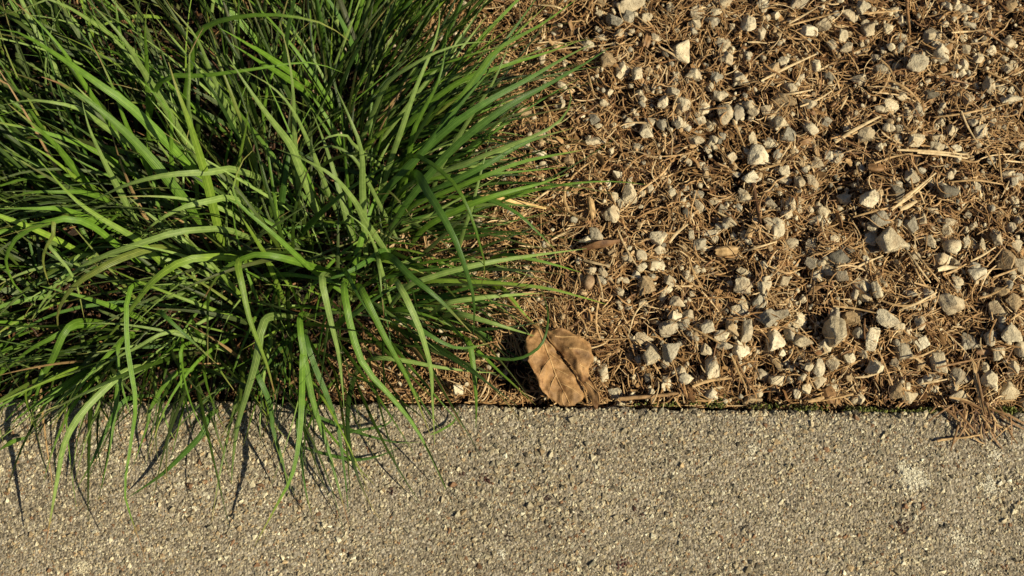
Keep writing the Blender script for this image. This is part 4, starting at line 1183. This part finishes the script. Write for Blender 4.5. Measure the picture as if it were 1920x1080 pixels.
def grow(n, seed, wide=False, short=False, edge=False, fan=None, shade=1.0):
    g = np.random.default_rng(seed)
    if fan:
        tid = g.integers(0, len(TUFT), n); px = g.uniform(*fan[0], n); py = g.uniform(*fan[1], n)
    elif edge:
        px = g.uniform(-60, 660, n); py = 733 - np.abs(g.normal(0, 16, n)); tid = g.integers(0, len(TUFT), n)
    else:
        tid = g.integers(0, len(TUFT), n)
        px = TUFT[tid, 0] + g.normal(0, 6.5, n); py = TUFT[tid, 1] + g.normal(0, 5.5, n); py = np.minimum(py, 735)
    r = Parr(px, py, np.full(n, -.008))
    out = r[:, :2] - HEART[None, :2]
    rho = np.linalg.norm(out, axis=1)
    dirv = out / (rho[:, None] + 1e-6)
    ang = np.arctan2(dirv[:, 1], dirv[:, 0]) + TUFT_LEAN[tid, 0] * (.45 + 1.0 * np.exp(-rho / .06)) + g.normal(0, .42, n)
    right = np.clip((px - 560) / 200, 0, 1); low = np.clip((py - 480) / 200, 0, 1)
    tall = 1 - np.maximum(right, low)
    L = g.uniform(.06, .125, n) * (1 + .25 * tall) + .03 * right * g.random(n)
    e0 = np.radians(g.uniform(52, 82, n) + 8 * TUFT_LEAN[tid, 1] - 14 * right - 14 * low * g.random(n))
    droop = np.radians(g.uniform(25, 120, n)) * (1 + .15 * right)
    W0 = np.clip(g.lognormal(math.log(5.8), .36, n), 2.8, 12) * S
    if edge:
        ang = g.normal(-1.65, .5, n); e0 = np.radians(g.uniform(25, 70, n)); L = g.uniform(.035, .095, n); droop = np.radians(g.uniform(50, 130, n))
    if fan:
        ang = np.radians(g.normal(fan[2], fan[3], n)); e0 = np.radians(g.uniform(*fan[4], n)); L = g.uniform(*fan[5], n); droop = np.radians(g.uniform(*fan[6], n)); W0 = g.uniform(*fan[7], n) * S
    if wide: W0 = g.uniform(6.5, 10.5, n) * S; L *= 1.1
    if short: L *= .55; W0 *= .75
    W0 = W0 * (1 + .08 * tall)
    K = 14
    t = np.linspace(0, 1, K)[None]
    e = e0[:, None] - droop[:, None] * t ** 1.5
    a = ang[:, None] + g.normal(0, .35, n)[:, None] * t ** 1.5
    d = np.stack([np.cos(a) * np.cos(e), np.sin(a) * np.cos(e), np.sin(e)], -1) * (L / (K - 1))[:, None, None]
    p = np.cumsum(d, 1) - d[:, :1] + r[:, None]
    floor = np.where(p[..., 1] < edge_y(p[..., 0]), .0015, -.004) + g.uniform(0, .004, n)[:, None]
    p[..., 2] = np.maximum(p[..., 2], np.where(np.arange(K)[None] < 3, -1, floor))
    Sd = np.stack([-np.sin(a), np.cos(a), 0 * a], -1)
    T = norm(np.gradient(p, axis=1))
    roll = g.normal(0, .5, n)[:, None] + g.normal(0, .6, n)[:, None] * t
    Sd = rot_about(Sd, T, roll)
    prof = np.minimum(1, .55 + 1.6 * t) * np.clip((1 - t) / .6, .03, 1) ** .8
    V, F, u = ribbons(p, W0[:, None] * prof, Sd, .16)
    keys = np.array([GREEN[q] for q in 'gybpo'])
    # fresher, yellower to the upper left, bluer and darker to the right
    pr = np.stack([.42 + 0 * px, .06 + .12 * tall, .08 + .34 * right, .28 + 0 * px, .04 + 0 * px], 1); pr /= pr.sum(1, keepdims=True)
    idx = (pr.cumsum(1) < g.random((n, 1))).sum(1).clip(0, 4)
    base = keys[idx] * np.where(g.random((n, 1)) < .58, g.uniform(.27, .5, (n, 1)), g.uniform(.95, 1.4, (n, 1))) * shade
    c = np.repeat(base[:, None], K, 1)
    tipw = (np.clip((t - .75) / .25, 0, 1) * g.choice([0, 0, .3, .8], n)[:, None])[..., None]
    c = c * (1 - tipw) + np.array((.32, .25, .08)) * tipw
    rw = (np.clip((.22 - t) / .22, 0, 1) * .6)[..., None]
    c = c * (1 - rw) + np.array((.17, .17, .07)) * rw
    dead = g.random(n) < .008
    c[dead] = np.array((.42, .28, .12)) * g.uniform(.6, 1.1, (dead.sum(), 1, 1))
    return V - CB[None], F, np.repeat(c.reshape(-1, 3), 3, 0), u, K, n, p


# the largest remaining blades, one object each
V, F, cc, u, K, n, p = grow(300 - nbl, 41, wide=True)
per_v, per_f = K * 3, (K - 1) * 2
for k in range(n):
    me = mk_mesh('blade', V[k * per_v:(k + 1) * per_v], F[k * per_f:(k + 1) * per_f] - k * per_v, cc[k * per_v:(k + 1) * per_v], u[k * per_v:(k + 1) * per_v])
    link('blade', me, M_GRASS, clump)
MASS = [
    grow(1250, 42)[:4], grow(200, 43, short=True, shade=.8)[:4],
    # long blades fanning over the gravel, then over the pavement
    grow(120, 45, fan=((600, 800), (-60, 250), 42, 19, (32, 62), (.10, .175), (15, 60), (4, 10)))[:4],
    grow(120, 46, fan=((640, 800), (230, 470), 20, 18, (24, 50), (.09, .16), (15, 60), (4, 9)))[:4],
    grow(90, 47, fan=((640, 790), (440, 620), -8, 22, (18, 45), (.06, .12), (20, 60), (3, 8)))[:4],
    grow(60, 48, fan=((330, 740), (560, 690), -72, 26, (28, 66), (.07, .145), (40, 100), (4, 9)))[:4],
    grow(30, 49, fan=((-60, 350), (580, 690), -110, 28, (25, 60), (.06, .125), (50, 110), (4, 9)))[:4],
    grow(95, 51, fan=((-120, 640), (610, 700), -105, 38, (22, 52), (.055, .115), (15, 62), (3, 7)))[:4],
    grow(160, 50, fan=((380, 720), (380, 600), 60, 90, (45, 80), (.05, .11), (40, 130), (3, 8)))[:4],
]
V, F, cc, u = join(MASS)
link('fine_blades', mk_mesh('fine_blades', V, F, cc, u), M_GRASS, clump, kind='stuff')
# dead thatch at the foot of the clump, its near-black tone painting in shade
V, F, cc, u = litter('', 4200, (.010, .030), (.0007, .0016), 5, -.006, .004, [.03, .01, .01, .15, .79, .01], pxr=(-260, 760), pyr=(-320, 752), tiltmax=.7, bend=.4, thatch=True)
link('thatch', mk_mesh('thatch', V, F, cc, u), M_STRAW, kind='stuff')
